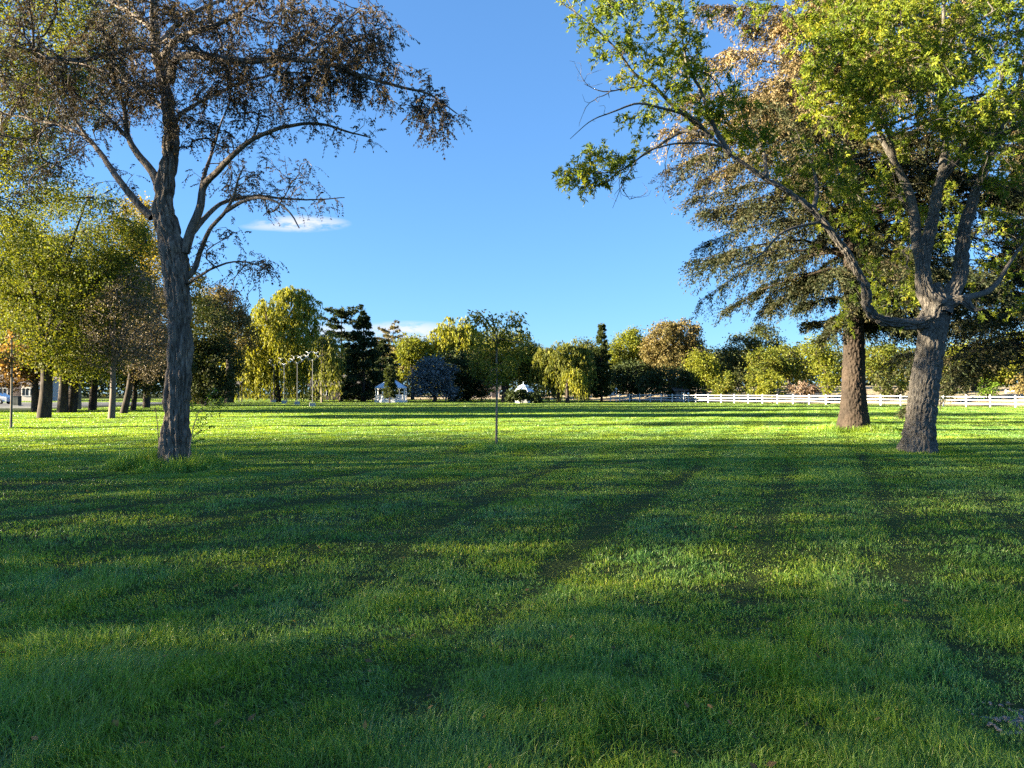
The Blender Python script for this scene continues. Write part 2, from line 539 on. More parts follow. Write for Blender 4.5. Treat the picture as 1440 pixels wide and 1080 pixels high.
M['asphalt'] = flat_mat('asphalt', (.055, .055, .06), .9, .3, 8)
M['redpaint'] = flat_mat('red_tail_lamp', (.35, .02, .02), .3, .1)
M['shoot'] = leaf_mat('fresh_green_leaf', [(.07, .13, .015), (.12, .20, .02), (.18, .26, .03)], .45, clump=.1)


def soil_mat():
    m, nt, out = new_mat('lawn_soil')
    L = nt.links.new
    geo = N(nt, 'ShaderNodeNewGeometry')
    a = N(nt, 'ShaderNodeTexNoise', Scale=.35, Detail=8.0, Roughness=.7); L(geo.outputs['Position'], a.inputs['Vector'])
    b = N(nt, 'ShaderNodeTexNoise', Scale=30.0, Detail=4.0); L(geo.outputs['Position'], b.inputs['Vector'])
    r = ramp(nt, [(.3, (.03, .045, .012)), (.7, (.06, .08, .016))]); L(a.outputs['Fac'], r.inputs[0])
    r2 = ramp(nt, [(.35, (.5, .5, .5)), (.7, (1.2, 1.2, 1.2))]); L(b.outputs['Fac'], r2.inputs[0])
    mx = N(nt, 'ShaderNodeMix', data_type='RGBA', blend_type='MULTIPLY'); mx.inputs['Factor'].default_value = 1
    L(r.outputs[0], mx.inputs['A']); L(r2.outputs[0], mx.inputs['B'])
    p = N(nt, 'ShaderNodeBsdfPrincipled'); p.inputs['Roughness'].default_value = .95
    p.inputs['Specular IOR Level'].default_value = .1
    L(mx.outputs['Result'], p.inputs['Base Color'])
    bp = N(nt, 'ShaderNodeBump'); bp.inputs['Distance'].default_value = .05; bp.inputs['Strength'].default_value = .7
    L(b.outputs['Fac'], bp.inputs['Height']); L(bp.outputs[0], p.inputs['Normal'])
    L(p.outputs[0], out.inputs[0])
    return m


def grass_mat():
    m, nt, out = new_mat('grass_blade')
    L = nt.links.new
    at = N(nt, 'ShaderNodeAttribute', attribute_name='tint')
    geo = N(nt, 'ShaderNodeNewGeometry')
    n1 = N(nt, 'ShaderNodeTexNoise', Scale=.9, Detail=3.0, Roughness=.6); L(geo.outputs['Position'], n1.inputs['Vector'])
    n2 = N(nt, 'ShaderNodeTexNoise', Scale=.12, Detail=3.0); L(geo.outputs['Position'], n2.inputs['Vector'])
    r = ramp(nt, [(0, (.078, .165, .038)), (.42, (.215, .355, .062)), (.8, (.35, .45, .09)), (1, (.50, .46, .18))])
    L(at.outputs['Fac'], r.inputs[0])
    # bluish and yellowish patches
    r1 = ramp(nt, [(.36, (.72, .92, 1.25)), (.52, (1, 1, .9)), (.68, (1.3, 1.16, .7))]); L(n1.outputs['Fac'], r1.inputs[0])
    r2 = ramp(nt, [(.35, (.85, .9, 1)), (.65, (1.2, 1.12, .9))]); L(n2.outputs['Fac'], r2.inputs[0])
    mx = N(nt, 'ShaderNodeMix', data_type='RGBA', blend_type='MULTIPLY'); mx.inputs['Factor'].default_value = 1
    L(r.outputs[0], mx.inputs['A']); L(r1.outputs[0], mx.inputs['B'])
    my = N(nt, 'ShaderNodeMix', data_type='RGBA', blend_type='MULTIPLY'); my.inputs['Factor'].default_value = 1
    L(mx.outputs['Result'], my.inputs['A']); L(r2.outputs[0], my.inputs['B'])
    p = N(nt, 'ShaderNodeBsdfPrincipled'); p.inputs['Roughness'].default_value = .36
    p.inputs['Specular IOR Level'].default_value = .3
    L(my.outputs['Result'], p.inputs['Base Color'])
    tr = N(nt, 'ShaderNodeBsdfTranslucent')
    tx = N(nt, 'ShaderNodeMix', data_type='RGBA', blend_type='MULTIPLY'); tx.inputs['Factor'].default_value = 1
    L(my.outputs['Result'], tx.inputs['A']); tx.inputs['B'].default_value = (1.35, 1.25, .5, 1)
    L(tx.outputs['Result'], tr.inputs['Color'])
    ms = N(nt, 'ShaderNodeMixShader'); ms.inputs[0].default_value = .42
    L(p.outputs[0], ms.inputs[1]); L(tr.outputs[0], ms.inputs[2]); L(ms.outputs[0], out.inputs[0])
    return m


# ------------------------------------------------------------------ ground
def axis_pts(lo, hi, fine, n):
    t = np.linspace(-1, 1, n)
    k = 5.2
    s = np.sinh(k * t) / np.sinh(k)
    return np.where(s < 0, -s * lo, s * hi)


gx = axis_pts(-420, 420, .2, 421); gy = axis_pts(-60, 700, .2, 461) + 6
GX, GY = np.meshgrid(gx, gy)
gz = gh(GX, GY)
nx, ny = len(gx), len(gy)
ii = np.arange((ny - 1) * nx).reshape(ny - 1, nx)[:, :-1].ravel()
gq = np.stack([ii, ii + 1, ii + nx + 1, ii + nx], 1)
tag(mesh_np('lawn', np.stack([GX, GY, gz], -1).reshape(-1, 3), [gq], soil_mat(), smooth=True),
    'broad mown park lawn running back to the tree line', 'lawn', kind='structure')

DIRT = (2.82, 3.42, .42, .22)       # bare patch at the lower right: centre, half axes


def dirt_mask(x, y):
    a = np.arctan2((y - DIRT[1]) / DIRT[3], (x - DIRT[0]) / DIRT[2])
    r = np.hypot((x - DIRT[0]) / DIRT[2], (y - DIRT[1]) / DIRT[3])
    return r < .8 + .25 * np.sin(a * 3 + 1) * .6 + .12 * np.sin(a * 7)


a = np.linspace(0, 2 * math.pi, 49)[:-1]
V = []
for k in (0.02, .3, .6, .85, 1.1, 1.35):
    x = DIRT[0] + DIRT[2] * k * np.cos(a); y = DIRT[1] + DIRT[3] * k * np.sin(a)
    V.append(np.stack([x, y, gh(x, y) + .004 - .006 * k + .004 * rng.random(48)], 1))
V = np.vstack(V)
i = np.arange(48); j = (i + 1) % 48
Q = np.vstack([np.stack([i + r * 48, j + r * 48, j + r * 48 + 48, i + r * 48 + 48], 1) for r in range(5)])
# crumbs and dead leaf bits lying on it
dm = MB(); dm.add(V, Q)
for _ in range(420):
    x = DIRT[0] + rng.normal(0, DIRT[2] * .45); y = DIRT[1] + rng.normal(0, DIRT[3] * .45); s = rng.uniform(.005, .017)
    dm.box((x, y, float(gh(x, y)) + .012), (s * rng.uniform(1, 2.5), s, s * .6), rng.uniform(0, 6))
tag(dm.build('dirt_patch', flat_mat('bare_dirt', (.17, .145, .125), .95, .6, 60)), 'bare grey dirt patch in the grass', 'dirt', kind='structure')

# ------------------------------------------------------------------ grass
TRACKS = [[(1210, 640), (1240, 700), (1262, 760), (1290, 850), (1420, 990)],
          [(985, 655), (900, 705), (800, 775), (720, 850), (560, 1010)],
          [(1110, 655), (1085, 720), (1060, 800), (1040, 900)],
          [(0, 735), (130, 722), (300, 697), (480, 668), (640, 648)],
          [(0, 690), (160, 668), (300, 660)],
          [(280, 735), (470, 700), (700, 668), (900, 648)],
          [(1380, 690), (1440, 760)],
          [(820, 640), (700, 690), (560, 770), (420, 880)]]
RINGS = []      # (x, y, radius, extra height) of the uncut grass round trunks


def build_grass():
    n = 2150000
    d = np.exp(rng.uniform(math.log(2.2), math.log(165), n))
    far = rng.random(n) < .36
    d[far] = np.exp(rng.uniform(math.log(13), math.log(75), far.sum()))
    u = rng.uniform(-.90, .90, n)
    x = u * d; y = d
    keep = ~dirt_mask(x, y)
    gap = vnoise(x / .16 + 60, y / .13, 1.1) * .6 + vnoise(x / .5 + 6, y / .4, 12.1) * .4
    keep &= rng.random(n) < np.clip((gap - .22) * 4 + np.clip(d / 14 - .6, 0, 1), .22, 1)
    keep &= ~((x < -43) & (y > 62 + (x + 43) * .0) & (y < 108))      # the street at the left
    x, y, d = x[keep], y[keep], d[keep]
    n = len(x)
    clump = vnoise(x / .22, y / .22, 2.5); big = vnoise(x / 1.3 + 9, y / 1.1, 5.5); mid = vnoise(x / .55 + 4, y / .5, 7.5)
    h = (.018 + .042 * clump**1.3 + .022 * mid + .03 * np.clip(big - .45, 0, 1) * 2) * rng.uniform(.5, 1.3, n)
    near = np.clip(1.15 - (d - 2.5) / 7, 0, 1)
    h *= 1 - .2 * np.clip((d - 4) / 4, 0, 1)
    h *= 1 + .2 * near + .6 * near * np.clip(vnoise(x / .5 + 3, y / .4, 9.1) * 2 - .6, 0, 1.4)
    h *= np.clip((np.hypot((x - DIRT[0]) / (DIRT[2] + .25), (y - DIRT[1] + .12) / (DIRT[3] + .3)) - .55) * 1.6, .45, 1)
    trk = np.zeros(n)
    for t in TRACKS:
        q = np.array([((px - 720) / F * depth(py), depth(py)) for px, py in t])
        for a, b in zip(q[:-1], q[1:]):
            ab = b - a
            s = np.clip(((x - a[0]) * ab[0] + (y - a[1]) * ab[1]) / (ab @ ab), 0, 1)
            r = np.hypot(x - a[0] - s * ab[0], y - a[1] - s * ab[1])
            trk = np.maximum(trk, np.exp(-(r / .19)**2) * (.55 + .45 * vnoise(x * 2, y * 2, 1.5)))
    h *= 1 - .8 * trk
    for rx, ry, rr, ex in RINGS:
        r = np.hypot((x - rx), (y - ry)) / rr
        wob = .75 + .5 * vnoise(x * 3, y * 3, 3.3)
        h += ex * np.clip(1.25 * wob - r, 0, .5) * 2 * rng.uniform(.3, 1.1, n)
    # the mower's passes lay the blades one way, then the other
    sdir = np.array([5.2, 12.4]) / 13.45
    lat = x * sdir[1] - y * sdir[0] + .5 * (vnoise(x / 5, y / 5, 7) - .5)
    stripe = np.clip(np.sin(lat * 2 * math.pi / 2.1) * 3, -1, 1)
    h *= 1 + .07 * stripe
    la = (vnoise(x / .8 + 50, y / .8 + 3, 4.4) * 2.4 + vnoise(x / .21, y / .21 + 9, 6.6) * 1.0) * 2 * math.pi
    lm = h * (.12 + .42 * vnoise(x / .5 + 1, y / .5 + 77, 8.8))
    rnd = rng.normal(0, .62, (n, 2)) * (h * np.clip(16 / d, .45, 1))[:, None]
    lx = np.cos(la) * lm + rnd[:, 0] + stripe * sdir[0] * h * .55
    ly = np.sin(la) * lm + rnd[:, 1] + stripe * sdir[1] * h * .55
    w = .0038 * np.maximum(1, d / 3.0)**.74 * rng.uniform(.7, 1.3, n)
    fa = rng.uniform(0, 2 * math.pi, n)
    sx, sy = np.cos(fa) * w / 2, np.sin(fa) * w / 2
    z = gh(x, y) - .006
    tint = np.clip((rng.beta(1.6, 2.0, n) - .44) * 1.1 * np.clip(12 / d, .22, 1) + .42 + .3 * (big - .5), 0, np.where(d > 12, .66, .93))
    dry = rng.random(n) < .018 * np.clip(8 / d, 0, 1)
    tint[dry] = 1.0
    tipz = np.sqrt(np.maximum(h**2 - .7 * (lx**2 + ly**2), (.3 * h)**2))
    v = np.empty((n, 5, 3), np.float32)
    v[:, 0] = np.stack([x - sx, y - sy, z], 1); v[:, 1] = np.stack([x + sx, y + sy, z], 1)
    mx_, my_, mz_ = x + lx * .32, y + ly * .32, z + tipz * .62
    v[:, 2] = np.stack([mx_ + sx * .8, my_ + sy * .8, mz_], 1); v[:, 3] = np.stack([mx_ - sx * .8, my_ - sy * .8, mz_], 1)
    v[:, 4] = np.stack([x + lx, y + ly, z + tipz], 1)
    b = np.arange(n)[:, None] * 5
    o = mesh_np('grass', v.reshape(-1, 3), [b + np.array([0, 1, 2, 3]), b + np.array([3, 2, 4])], grass_mat(), attrs={'tint': np.repeat(tint, 5)})
    tag(o, 'short green grass covering the park lawn', 'grass', kind='stuff')


# ------------------------------------------------------------------ the two big trees in front
def sprays(sk, per, reach=.65, jit=.1, frm=0):
    """base points and directions for shoots along the outer part of every grown chain"""
    B = []; D = []
    for ids in sk.chains[frm:]:
        p = sk.pos[ids]; m = len(ids)
        k = int(per) + (rng.random() < per - int(per))
        t = 1 - rng.random(k)**1.3 * reach
        i = np.clip((t * (m - 1)).astype(int), 0, m - 2); f = (t * (m - 1) - i)[:, None]
        B.append(p[i] * (1 - f) + p[i + 1] * f); D.append(np.repeat([norm(p[-1] - p[-2])], k, 0))
    B = np.vstack(B); D = np.vstack(D)
    return B + rng.normal(0, jit, B.shape), D


def twig_lines(b, d, L, droop, m=4):
    """curved little shoots: (n, m, 3)"""
    t = np.linspace(0, 1, m)[None, :, None]
    return b[:, None, :] + d[:, None, :] * L[:, None, None] * t + np.array([0, 0, -1.0]) * (L * droop)[:, None, None] * t**2


def twig_mesh(lines, r):
    """three-sided threads for many shoots at once"""
    n, m, _ = lines.shape
    a = np.array([0, 2.1, 4.2])
    t = norm(lines[:, -1] - lines[:, 0])
    u = norm(np.cross(t, [.3, .8, .5])); v = np.cross(t, u)
    off = np.cos(a)[None, :, None] * u[:, None, :] + np.sin(a)[None, :, None] * v[:, None, :]
    rr = (r * np.linspace(1, .4, m))[None, :, None, None]
    V = lines[:, :, None, :] + off[:, None] * rr
    V = V.reshape(-1, 3)
    base = (np.arange(n) * m * 3)[:, None, None]
    k = np.arange(m - 1)[None, :, None] * 3; i = np.arange(3)[None, None, :]; j = (i + 1) % 3
    q = np.stack([base + k + i, base + k + j, base + k + 3 + j, base + k + 3 + i], -1).reshape(-1, 4)
    return V, q


def at_line(lines, t):
    m = lines.shape[1] - 1
    i = np.clip((t * m).astype(int), 0, m - 1); f = (t * m - i)[..., None]
    k = np.arange(len(lines))[:, None]
    return lines[k, i] * (1 - f) + lines[k, i + 1] * f


# ---- black-barked locust on the left
def build_locust():
    Y = 15.7
    B = P(245, 657, Y); B[2] = float(gh(B[0], B[1])) - .06
    root = empty('locust_tree', (B[0], B[1], B[2]), 'large dark locust tree with furrowed trunk and brownish feathery leaves, nearest on the left', 'tree')
    px = lambda *pts: [P(p[0], p[1], Y + (p[2] if len(p) > 2 else 0)) for p in pts]
    s = Y / F
    sk = Skel()
    tr = px((250, 560), (253, 480), (249, 410), (243, 350), (229, 295), (233, 250), (239, 195), (232, 130), (219, 70), (213, 0), (220, -80), (215, -180))
    sk.limb([B] + tr, np.array([20.5, 18, 18, 17.6, 18.5, 15.5, 13, 11, 9, 7.8, 6.4, 4.2, 2]) * s, .1)
    def lm(pts, r0, r1, w=.03):
        pts = px(*pts); sk.limb(pts, (r0 * .82 + (min(r1, .7) - r0 * .82) * np.linspace(0, 1, len(pts))**.8) * s, .12, w)
    lm([(222, 262), (214, 243), (190, 213), (178, 192), (171, 150), (160, 112), (148, 70), (130, 20)], 8.5, 2.5)
    lm([(178, 192), (150, 165), (120, 140), (95, 130)], 4, 1.5)
    lm([(212, 305), (194, 288), (165, 252), (140, 215, .6), (120, 192, 1), (80, 174, 1.5), (40, 166, 2), (0, 156, 2.5), (-80, 140, 3)], 7.5, 2)
    lm([(120, 192, 1), (104, 168, 1), (85, 140, .6), (70, 100, 0)], 3.5, 1.2)
    lm([(258, 355), (268, 320), (280, 290), (284, 264), (306, 240, -.4), (330, 214, -.8), (360, 191, -1), (400, 177, -1.2), (450, 172, -1.3), (490, 184, -1.4), (520, 192, -1.4)], 9, 1)
    lm([(280, 290), (284, 255, .4), (296, 215, .9), (310, 170, 1.5), (330, 120, 2)], 5, 1.5)
    lm([(258, 392), (268, 384), (279, 356), (294, 322, -.4), (318, 294, -.9), (329, 270, -1.2), (334, 250, -1.4), (342, 232, -1.6)], 6, 1.5)
    lm([(262, 335), (286, 308, .5), (310, 286, 1.1), (356, 276, 1.8), (398, 279, 2.3), (440, 280, 2.8), (484, 277, 3)], 5.5, 1)
    lm([(316, 296, -.9), (340, 282, -1.2), (372, 277, -1.6), (405, 297, -2), (420, 320, -2.2)], 3.5, .8)
    lm([(262, 400), (280, 388, -.5), (310, 372, -1), (345, 368, -1.4), (390, 385, -1.6)], 3, .6)
    lm([(238, 110), (245, 80, -.8), (290, 76, -1.6), (340, 82, -2), (400, 80, -2.4), (455, 86, -2.6), (505, 104, -2.8), (560, 120, -2.8), (600, 130, -2.8), (642, 158, -2.8)], 7.5, 1)
    lm([(232, 90), (205, 66, -.6), (160, 72, -1.0), (110, 82, -1.3), (70, 80, -1.5), (20, 90, -1.6)], 4.5, .8)
    lm([(224, 80), (250, 50, -.8), (300, 33, -1.5), (335, 15, -2), (365, -10, -2.4), (420, -60, -2.6)], 6.5, 2)
    lm([(425, 80, -2.4), (440, 66, -2.5), (470, 45, -2.3), (500, 10, -2)], 3, 1)
    lm([(218, 60), (260, 20, 1), (330, -10, 2), (420, -20, 3), (500, 10, 3.4)], 5, 1)
    lm([(216, 40), (170, 10, 1.2), (110, -20, 2), (30, -40, 2.6)], 5, 1.2)
    lm([(238, 170), (280, 140, 1.6), (350, 110, 2.8), (430, 100, 3.6), (500, 120, 4)], 4.5, 1)
    lm([(236, 160), (190, 120, 1.8), (120, 90, 3), (40, 80, 3.8)], 4.5, 1)
    blobs = [(110, 40, 150, 90, -1.5), (120, 100, 140, 70, 2.4), (240, 90, 110, 90, -1.6), (250, 60, 110, 90, 2), (350, 60, 110, 70, -2, 1.2), (380, 100, 110, 55, 2.4),
             (445, 70, 80, 75, -2.4, 1.4), (500, 90, 60, 60, -2.4, 1.3), (470, 30, 90, 50, 2), (570, 125, 45, 35, -2.8, 1.2), (615, 160, 30, 35, -2.8, 1.3), (530, 40, 32, 45, -2),
             (40, 170, 80, 70, 2), (90, 190, 60, 40, 0, .8), (150, 130, 60, 50, 0), (300, 160, 80, 45, -.5), (390, 160, 75, 32, -1.2, 1.2), (490, 180, 45, 24, -1.4, 1.1), (630, 165, 24, 26, -2.8, 1.2),
             (380, 270, 60, 26, 1.8, .7), (440, 275, 42, 20, 2.8, .9), (380, 240, 60, 40, 1, .5), (345, 265, 50, 45, -1, .5), (360, 385, 34, 22, -1.5, .55), (320, 350, 40, 40, -1.1, .4), (330, 420, 40, 16, -1.4, .4),
             (200, -90, 230, 70, 0, .8), (60, 250, 70, 40, 2.6, .6), (160, 250, 40, 40, 0, .35), (290, 220, 30, 40, .5, .5)]
    sk.grow(in_blobs(blobs, 1450, Y), .22, .05)
    wv, wq = sk.wood(.0065, .46, .06, 5, 12, dict(sides=120, step=.018, amp=.065, fx=12, fz=2.1, twist=.22, min=.14, flare=dict(n=5, amp=.20, h=.24)))
    b, d = sprays(sk, 6.0, .75, .08)
    d = norm(d * .5 + rng.normal(0, .75, d.shape) + [0, 0, -.15])
    Ln = rng.uniform(.14, .30, len(b))
    lines = twig_lines(b, d, Ln, .55)
    tv, tq = twig_mesh(lines, .0042)
    o = mesh_np('trunk', np.vstack([wv, tv]), [np.vstack([wq, tq + len(wv)])], M['bark_locust'], root, smooth=True)
    k = 6
    t = np.repeat(np.linspace(.22, 1, k)[None], len(lines), 0)
    c = at_line(lines, t)
    ax = norm(lines[:, -1] - lines[:, 0])
    sd = norm(np.cross(ax, [0, 0, 1]) + rng.normal(0, .2, ax.shape))
    C = []; A = []
    for sg in (1, -1):
        C.append(c.reshape(-1, 3)); a_ = sg * sd[:, None, :] + .35 * ax[:, None, :] + np.array([0, 0, -.75]) + rng.normal(0, .22, c.shape)
        A.append(a_.reshape(-1, 3))
    C.append(lines[:, -1]); A.append(ax + [0, 0, -.3])
    C = np.vstack(C); A = np.vstack(A)
    tree_tint = np.repeat(rng.random(len(lines)) * .75, 1)
    tint = np.concatenate([np.repeat(tree_tint, k), np.repeat(tree_tint, k), tree_tint]) + rng.random(len(C)) * .25
    kp = rng.random(len(C)) < .86
    leaf_obj('crown', M['locust'], root, C[kp], A[kp], rng.uniform(.05, .075, kp.sum()), rng.uniform(.02, .029, kp.sum()), tint[kp])
    RINGS.append((B[0] + .1, B[1] - .05, 1.0, .32))
    RINGS.append((B[0] - .7, B[1] - .35, .5, .2))
    # the thin bare sucker on the left of the trunk and the leafy one on the right
    q = px((226, 628), (222, 600), (219, 575), (217, 568))
    q[0][2] = float(gh(q[0][0], q[0][1])) - .02
    root2 = empty('sucker_shoot', tuple(q[0]), 'thin bare brown sucker stem rising left of the dark locust trunk', 'shoot')
    mb = MB(); mb.tube(np.array(q), [.012, .009, .006, .004], 6)
    mb.build('stem', M['twig'], root2)
    e = P(219, 577, Y); lc = e + rng.normal(0, .02, (12, 3)); leaf_obj('leaf_tuft', M['deadtwig'], root2, lc, rng.normal(0, 1, (12, 3)), .05, .02)
    q = px((264, 652, -.3), (268, 625, -.3), (272, 600, -.3), (280, 578, -.3), (290, 565, -.3))
    q[0][2] = float(gh(q[0][0], q[0][1])) - .02
    root3 = empty('sucker_shoot', tuple(q[0]), 'leafy green sucker with feathery compound leaves right of the dark locust trunk', 'shoot')
    mb = MB(); mb.tube(np.array(q), [.014, .012, .01, .007, .004], 6)
    lines = []
    for (a0, a1) in (((270, 615), (300, 600)), ((272, 602), (298, 580)), ((274, 592), (308, 583)), ((278, 582), (314, 566)), ((284, 572), (312, 560)), ((288, 566), (302, 548)), ((269, 625), (285, 618)), ((276, 588), (270, 565)), ((271, 606), (290, 596)), ((280, 578), (318, 572)), ((270, 618), (282, 606)), ((286, 570), (322, 563))):
        p0, p1 = P(a0[0], a0[1], Y - .3), P(a1[0], a1[1], Y - .3 + rng.uniform(-.35, .35))
        t = np.linspace(0, 1, 4)[:, None]
        ln = p0 + (p1 - p0) * t + np.array([0, 0, .12]) * (t - t * t)
        lines.append(ln); mb.tube(ln, [.005, .004, .003, .002], 4)
    mb.build('stem', M['bark_pale'], root3)
    lines = np.array(lines)
    k = 9; t = np.repeat(np.linspace(.12, 1, k)[None], len(lines), 0); c = at_line(lines, t)
    ax = norm(lines[:, -1] - lines[:, 0]); sd = norm(np.cross(ax, [0, .6, 1]))
    C = []; A = []
    for sg in (1, -1):
        C.append(c.reshape(-1, 3)); A.append((sg * sd[:, None] + .5 * ax[:, None] + rng.normal(0, .25, c.shape) + np.array([0, 0, -.1])).reshape(-1, 3))
    C = np.vstack(C); A = np.vstack(A)
    leaf_obj('leaves', M['shoot'], root3, C, A, rng.uniform(.06, .10, len(C)), rng.uniform(.028, .04, len(C)))


# ---- ash with the long bent limb on the right
def build_ash():
    Y = 19.2
    B = P(1290, 637, Y); B[2] = float(gh(B[0], B[1])) - .06
    root = empty('ash_tree', tuple(B), 'large green ash tree with leaning grey ridged trunk and one long low limb bending left', 'tree')
    px = lambda *pts: [P(p[0], p[1], Y + (p[2] if len(p) > 2 else 0)) for p in pts]
    s = Y / F
    sk = Skel()
    tr = px((1294, 590), (1299, 550), (1307, 500), (1314, 455), (1319, 425), (1310, 400))
    sk.limb([B] + tr, np.array([22, 19.5, 19, 18.5, 19.5, 17, 10]) * s, .1)
    def lm(pts, r0, r1, w=.03, pw=1.0):
        pts = px(*pts); sk.limb(pts, (r0 * .88 + (min(r1, 2.5) * .6 - r0 * .88) * np.linspace(0, 1, len(pts))**pw) * s, .12, w)
    # long bent limb
    lm([(1312, 448), (1295, 455, -.1), (1262, 455, -.3), (1233, 447, -.5), (1219, 432, -.6), (1219, 411, -.7), (1207, 383, -.8), (1193, 358, -.9), (1170, 327, -1), (1145, 296, -1.1), (1112, 271, -1.2), (1080, 252, -1.3), (1050, 232, -1.4), (1028, 216, -1.4), (1003, 192, -1.5), (990, 180, -1.5)], 10.5, 3.4, .01)
    lm([(1028, 216, -1.4), (1005, 176, -1.4), (996, 150, -1.3), (986, 122, -1.3), (969, 92, -1.3), (964, 68, -1.3), (958, 20, -1.3)], 4, 1)
    lm([(996, 186, -1.5), (978, 165, -1.7), (944, 153, -1.9), (892, 144, -2.1), (865, 154, -2.2), (833, 167, -2.3), (802, 194, -2.4)], 2.6, .5)
    lm([(990, 180, -1.5), (950, 150, -1.6), (917, 117, -1.8), (894, 103, -1.9), (867, 67, -2), (833, 33, -2.1), (790, 0, -2.2)], 3.2, .8)
    lm([(1000, 190, -1.5), (964, 183, -1.2), (928, 203, -1), (905, 217, -.9), (872, 239, -.9), (842, 243, -.9)], 2.8, .8)
    lm([(1015, 204, -1.5), (970, 200, -2), (935, 204, -2.2), (905, 215, -2.3), (880, 250, -2.4), (862, 292, -2.4)], 2, .4)
    lm([(917, 117, -1.8), (885, 122, -1.8), (843, 126, -1.8), (822, 116, -1.8)], 1.6, .5)
    lm([(1157, 310, -1), (1100, 328, -1.6), (1070, 358, -1.9), (1030, 380, -2.1)], 2.4, .6)
    lm([(1145, 296, -1.1), (1150, 262, -.6), (1140, 220, 0), (1120, 180, .4)], 4, 1.2)
    lm([(1080, 252, -1.3), (1075, 210, -1), (1050, 170, -.8), (1035, 120, -.6)], 3, 1)
    # middle leaders
    lm([(1316, 428), (1304, 410), (1299, 372), (1305, 342), (1316, 300), (1320, 268), (1332, 244), (1359, 211), (1387, 178), (1408, 130), (1420, 60), (1425, -40)], 14, 4, .01)
    lm([(1299, 380), (1291, 345, .3), (1287, 300, .5), (1277, 262, .6), (1270, 248, .6), (1257, 222, .6), (1245, 200, .6), (1232, 166, .6), (1220, 136, .6), (1213, 90, .6), (1200, 20, .6)], 9, 3, .01)
    lm([(1263, 235, .6), (1253, 194, .2), (1240, 122, 0), (1262, 112, -.2), (1275, 118, -.4)], 4, 1)
    lm([(1285, 300, .5), (1268, 275, 1.4), (1272, 250, 2), (1262, 230, 2.4)], 5, 2)
    lm([(1318, 280), (1330, 200, .8), (1325, 120, 1.2), (1330, 20, 1.6), (1335, -80, 2)], 7, 2)
    # right leader
    lm([(1320, 440), (1335, 417), (1348, 395), (1354, 356), (1359, 317), (1368, 289), (1379, 256), (1390, 228), (1404, 194), (1420, 153), (1432, 130), (1446, 70), (1455, 0)], 14.5, 6, .01)
    lm([(1326, 432), (1354, 421, -.3), (1372, 436, -.5), (1384, 433, -.6)], 10, 4, .0)
    lm([(1350, 420, -.2), (1395, 405, .6), (1420, 370, 1.2), (1450, 330, 1.6)], 6, 2)
    lm([(1404, 194), (1440, 170, -.6), (1490, 130, -1), (1550, 90, -1.3)], 5, 1.5)
    nb = sk.n
    blobs = [(1165, 80, 55, 80, .5), (1225, 60, 95, 75, -.6, 1.3), (1300, 50, 110, 80, 0, 1.2), (1400, 60, 70, 80, 0), (1380, 130, 90, 50, -1.4, 1.2), (1260, 130, 90, 60, -.8, 1.1),
             (1190, 150, 60, 46, .5), (1110, 215, 50, 34, -.8, .9), (1050, 190, 34, 28, -1, .9), (1150, 240, 60, 36, -.6, 1.1), (1200, 270, 60, 45, .6, 1.1), (1255, 310, 50, 40, 1.5, .9),
             (1180, 330, 40, 40, 1, .5), (1250, 400, 55, 42, 2, 1.0), (1205, 430, 36, 40, 1.2, .5), (1360, 180, 70, 40, -1, .8), (1400, 215, 50, 36, -1, .8), (1420, 250, 28, 22, -.6, .8), (1330, 300, 30, 50, 2.2, .7), (1390, 330, 60, 55, 2.4, .8), (1410, 410, 50, 45, 2.4, .9), (1300, 230, 60, 40, 1, .6),
             (990, 130, 45, 45, -1.3, 1.3), (1020, 165, 45, 38, -1.3, 1.4), (960, 70, 32, 50, -1.3, 1.0), (965, 30, 45, 30, -1.3, .9), (905, 90, 50, 36, -1.9, 1.0), (860, 40, 45, 40, -2.1, 1.1), (900, 15, 50, 30, -2, .9), (930, 130, 40, 30, -1.8, .9), (900, 160, 26, 12, -2.1, .7), (810, 10, 24, 16, -2.2, .8),
             (930, 195, 40, 20, -1.2, .6), (845, 235, 38, 24, -.9, 2.2), (815, 255, 28, 18, -.9, 2.2), (875, 222, 18, 14, -.9, 1.2), (1300, -60, 200, 70, 0, .8), (1150, -40, 120, 60, 0, .6), (890, -40, 110, 40, -2, .5)]
    sk.grow(in_blobs(blobs, 1250, Y), .22, .05)
    lead = len(sk.chains)
    dead = [(1420 + 0, 0)]
    # bare hanging shoots under the long limb
    hang = [P(rng.uniform(860, 1010), rng.uniform(225, 300), Y - 1.4 + rng.uniform(-.8, .8)) for _ in range(34)]
    hang += [P(rng.uniform(800, 870), rng.uniform(80, 210), Y - 2 + rng.uniform(-.5, .5)) for _ in range(22)]
    hang += [P(rng.uniform(1040, 1200), rng.uniform(290, 370), Y - 1.6 + rng.uniform(-.6, .8)) for _ in range(24)]
    hang += [P(rng.uniform(1230, 1440), rng.uniform(100, 260), Y - 2 + rng.uniform(-.6, .8)) for _ in range(24)]
    sk.grow(np.array(hang), .2, .07, .6)
    wv, wq = sk.wood(.005, .46, .06, 5, 12, dict(sides=120, step=.016, amp=.045, fx=18, fz=4.6, twist=-.1, min=.16, flare=dict(n=4, amp=.20, h=.28)))
    liv = sk.chains[:lead]; sk2 = sk.chains; sk.chains = liv
    b, d = sprays(sk, 4.9, .5, .08)
    sk.chains = sk2
    d = norm(d * .7 + rng.normal(0, .6, d.shape) + [0, 0, .1])
    Ln = rng.uniform(.16, .34, len(b))
    lines = twig_lines(b, d, Ln, .25)
    tv, tq = twig_mesh(lines, .0035)
    mesh_np('trunk', np.vstack([wv, tv]), [np.vstack([wq, tq + len(wv)])], M['bark_ash'], root, smooth=True)
    k = 17
    t = rng.random((len(lines), k))**.7
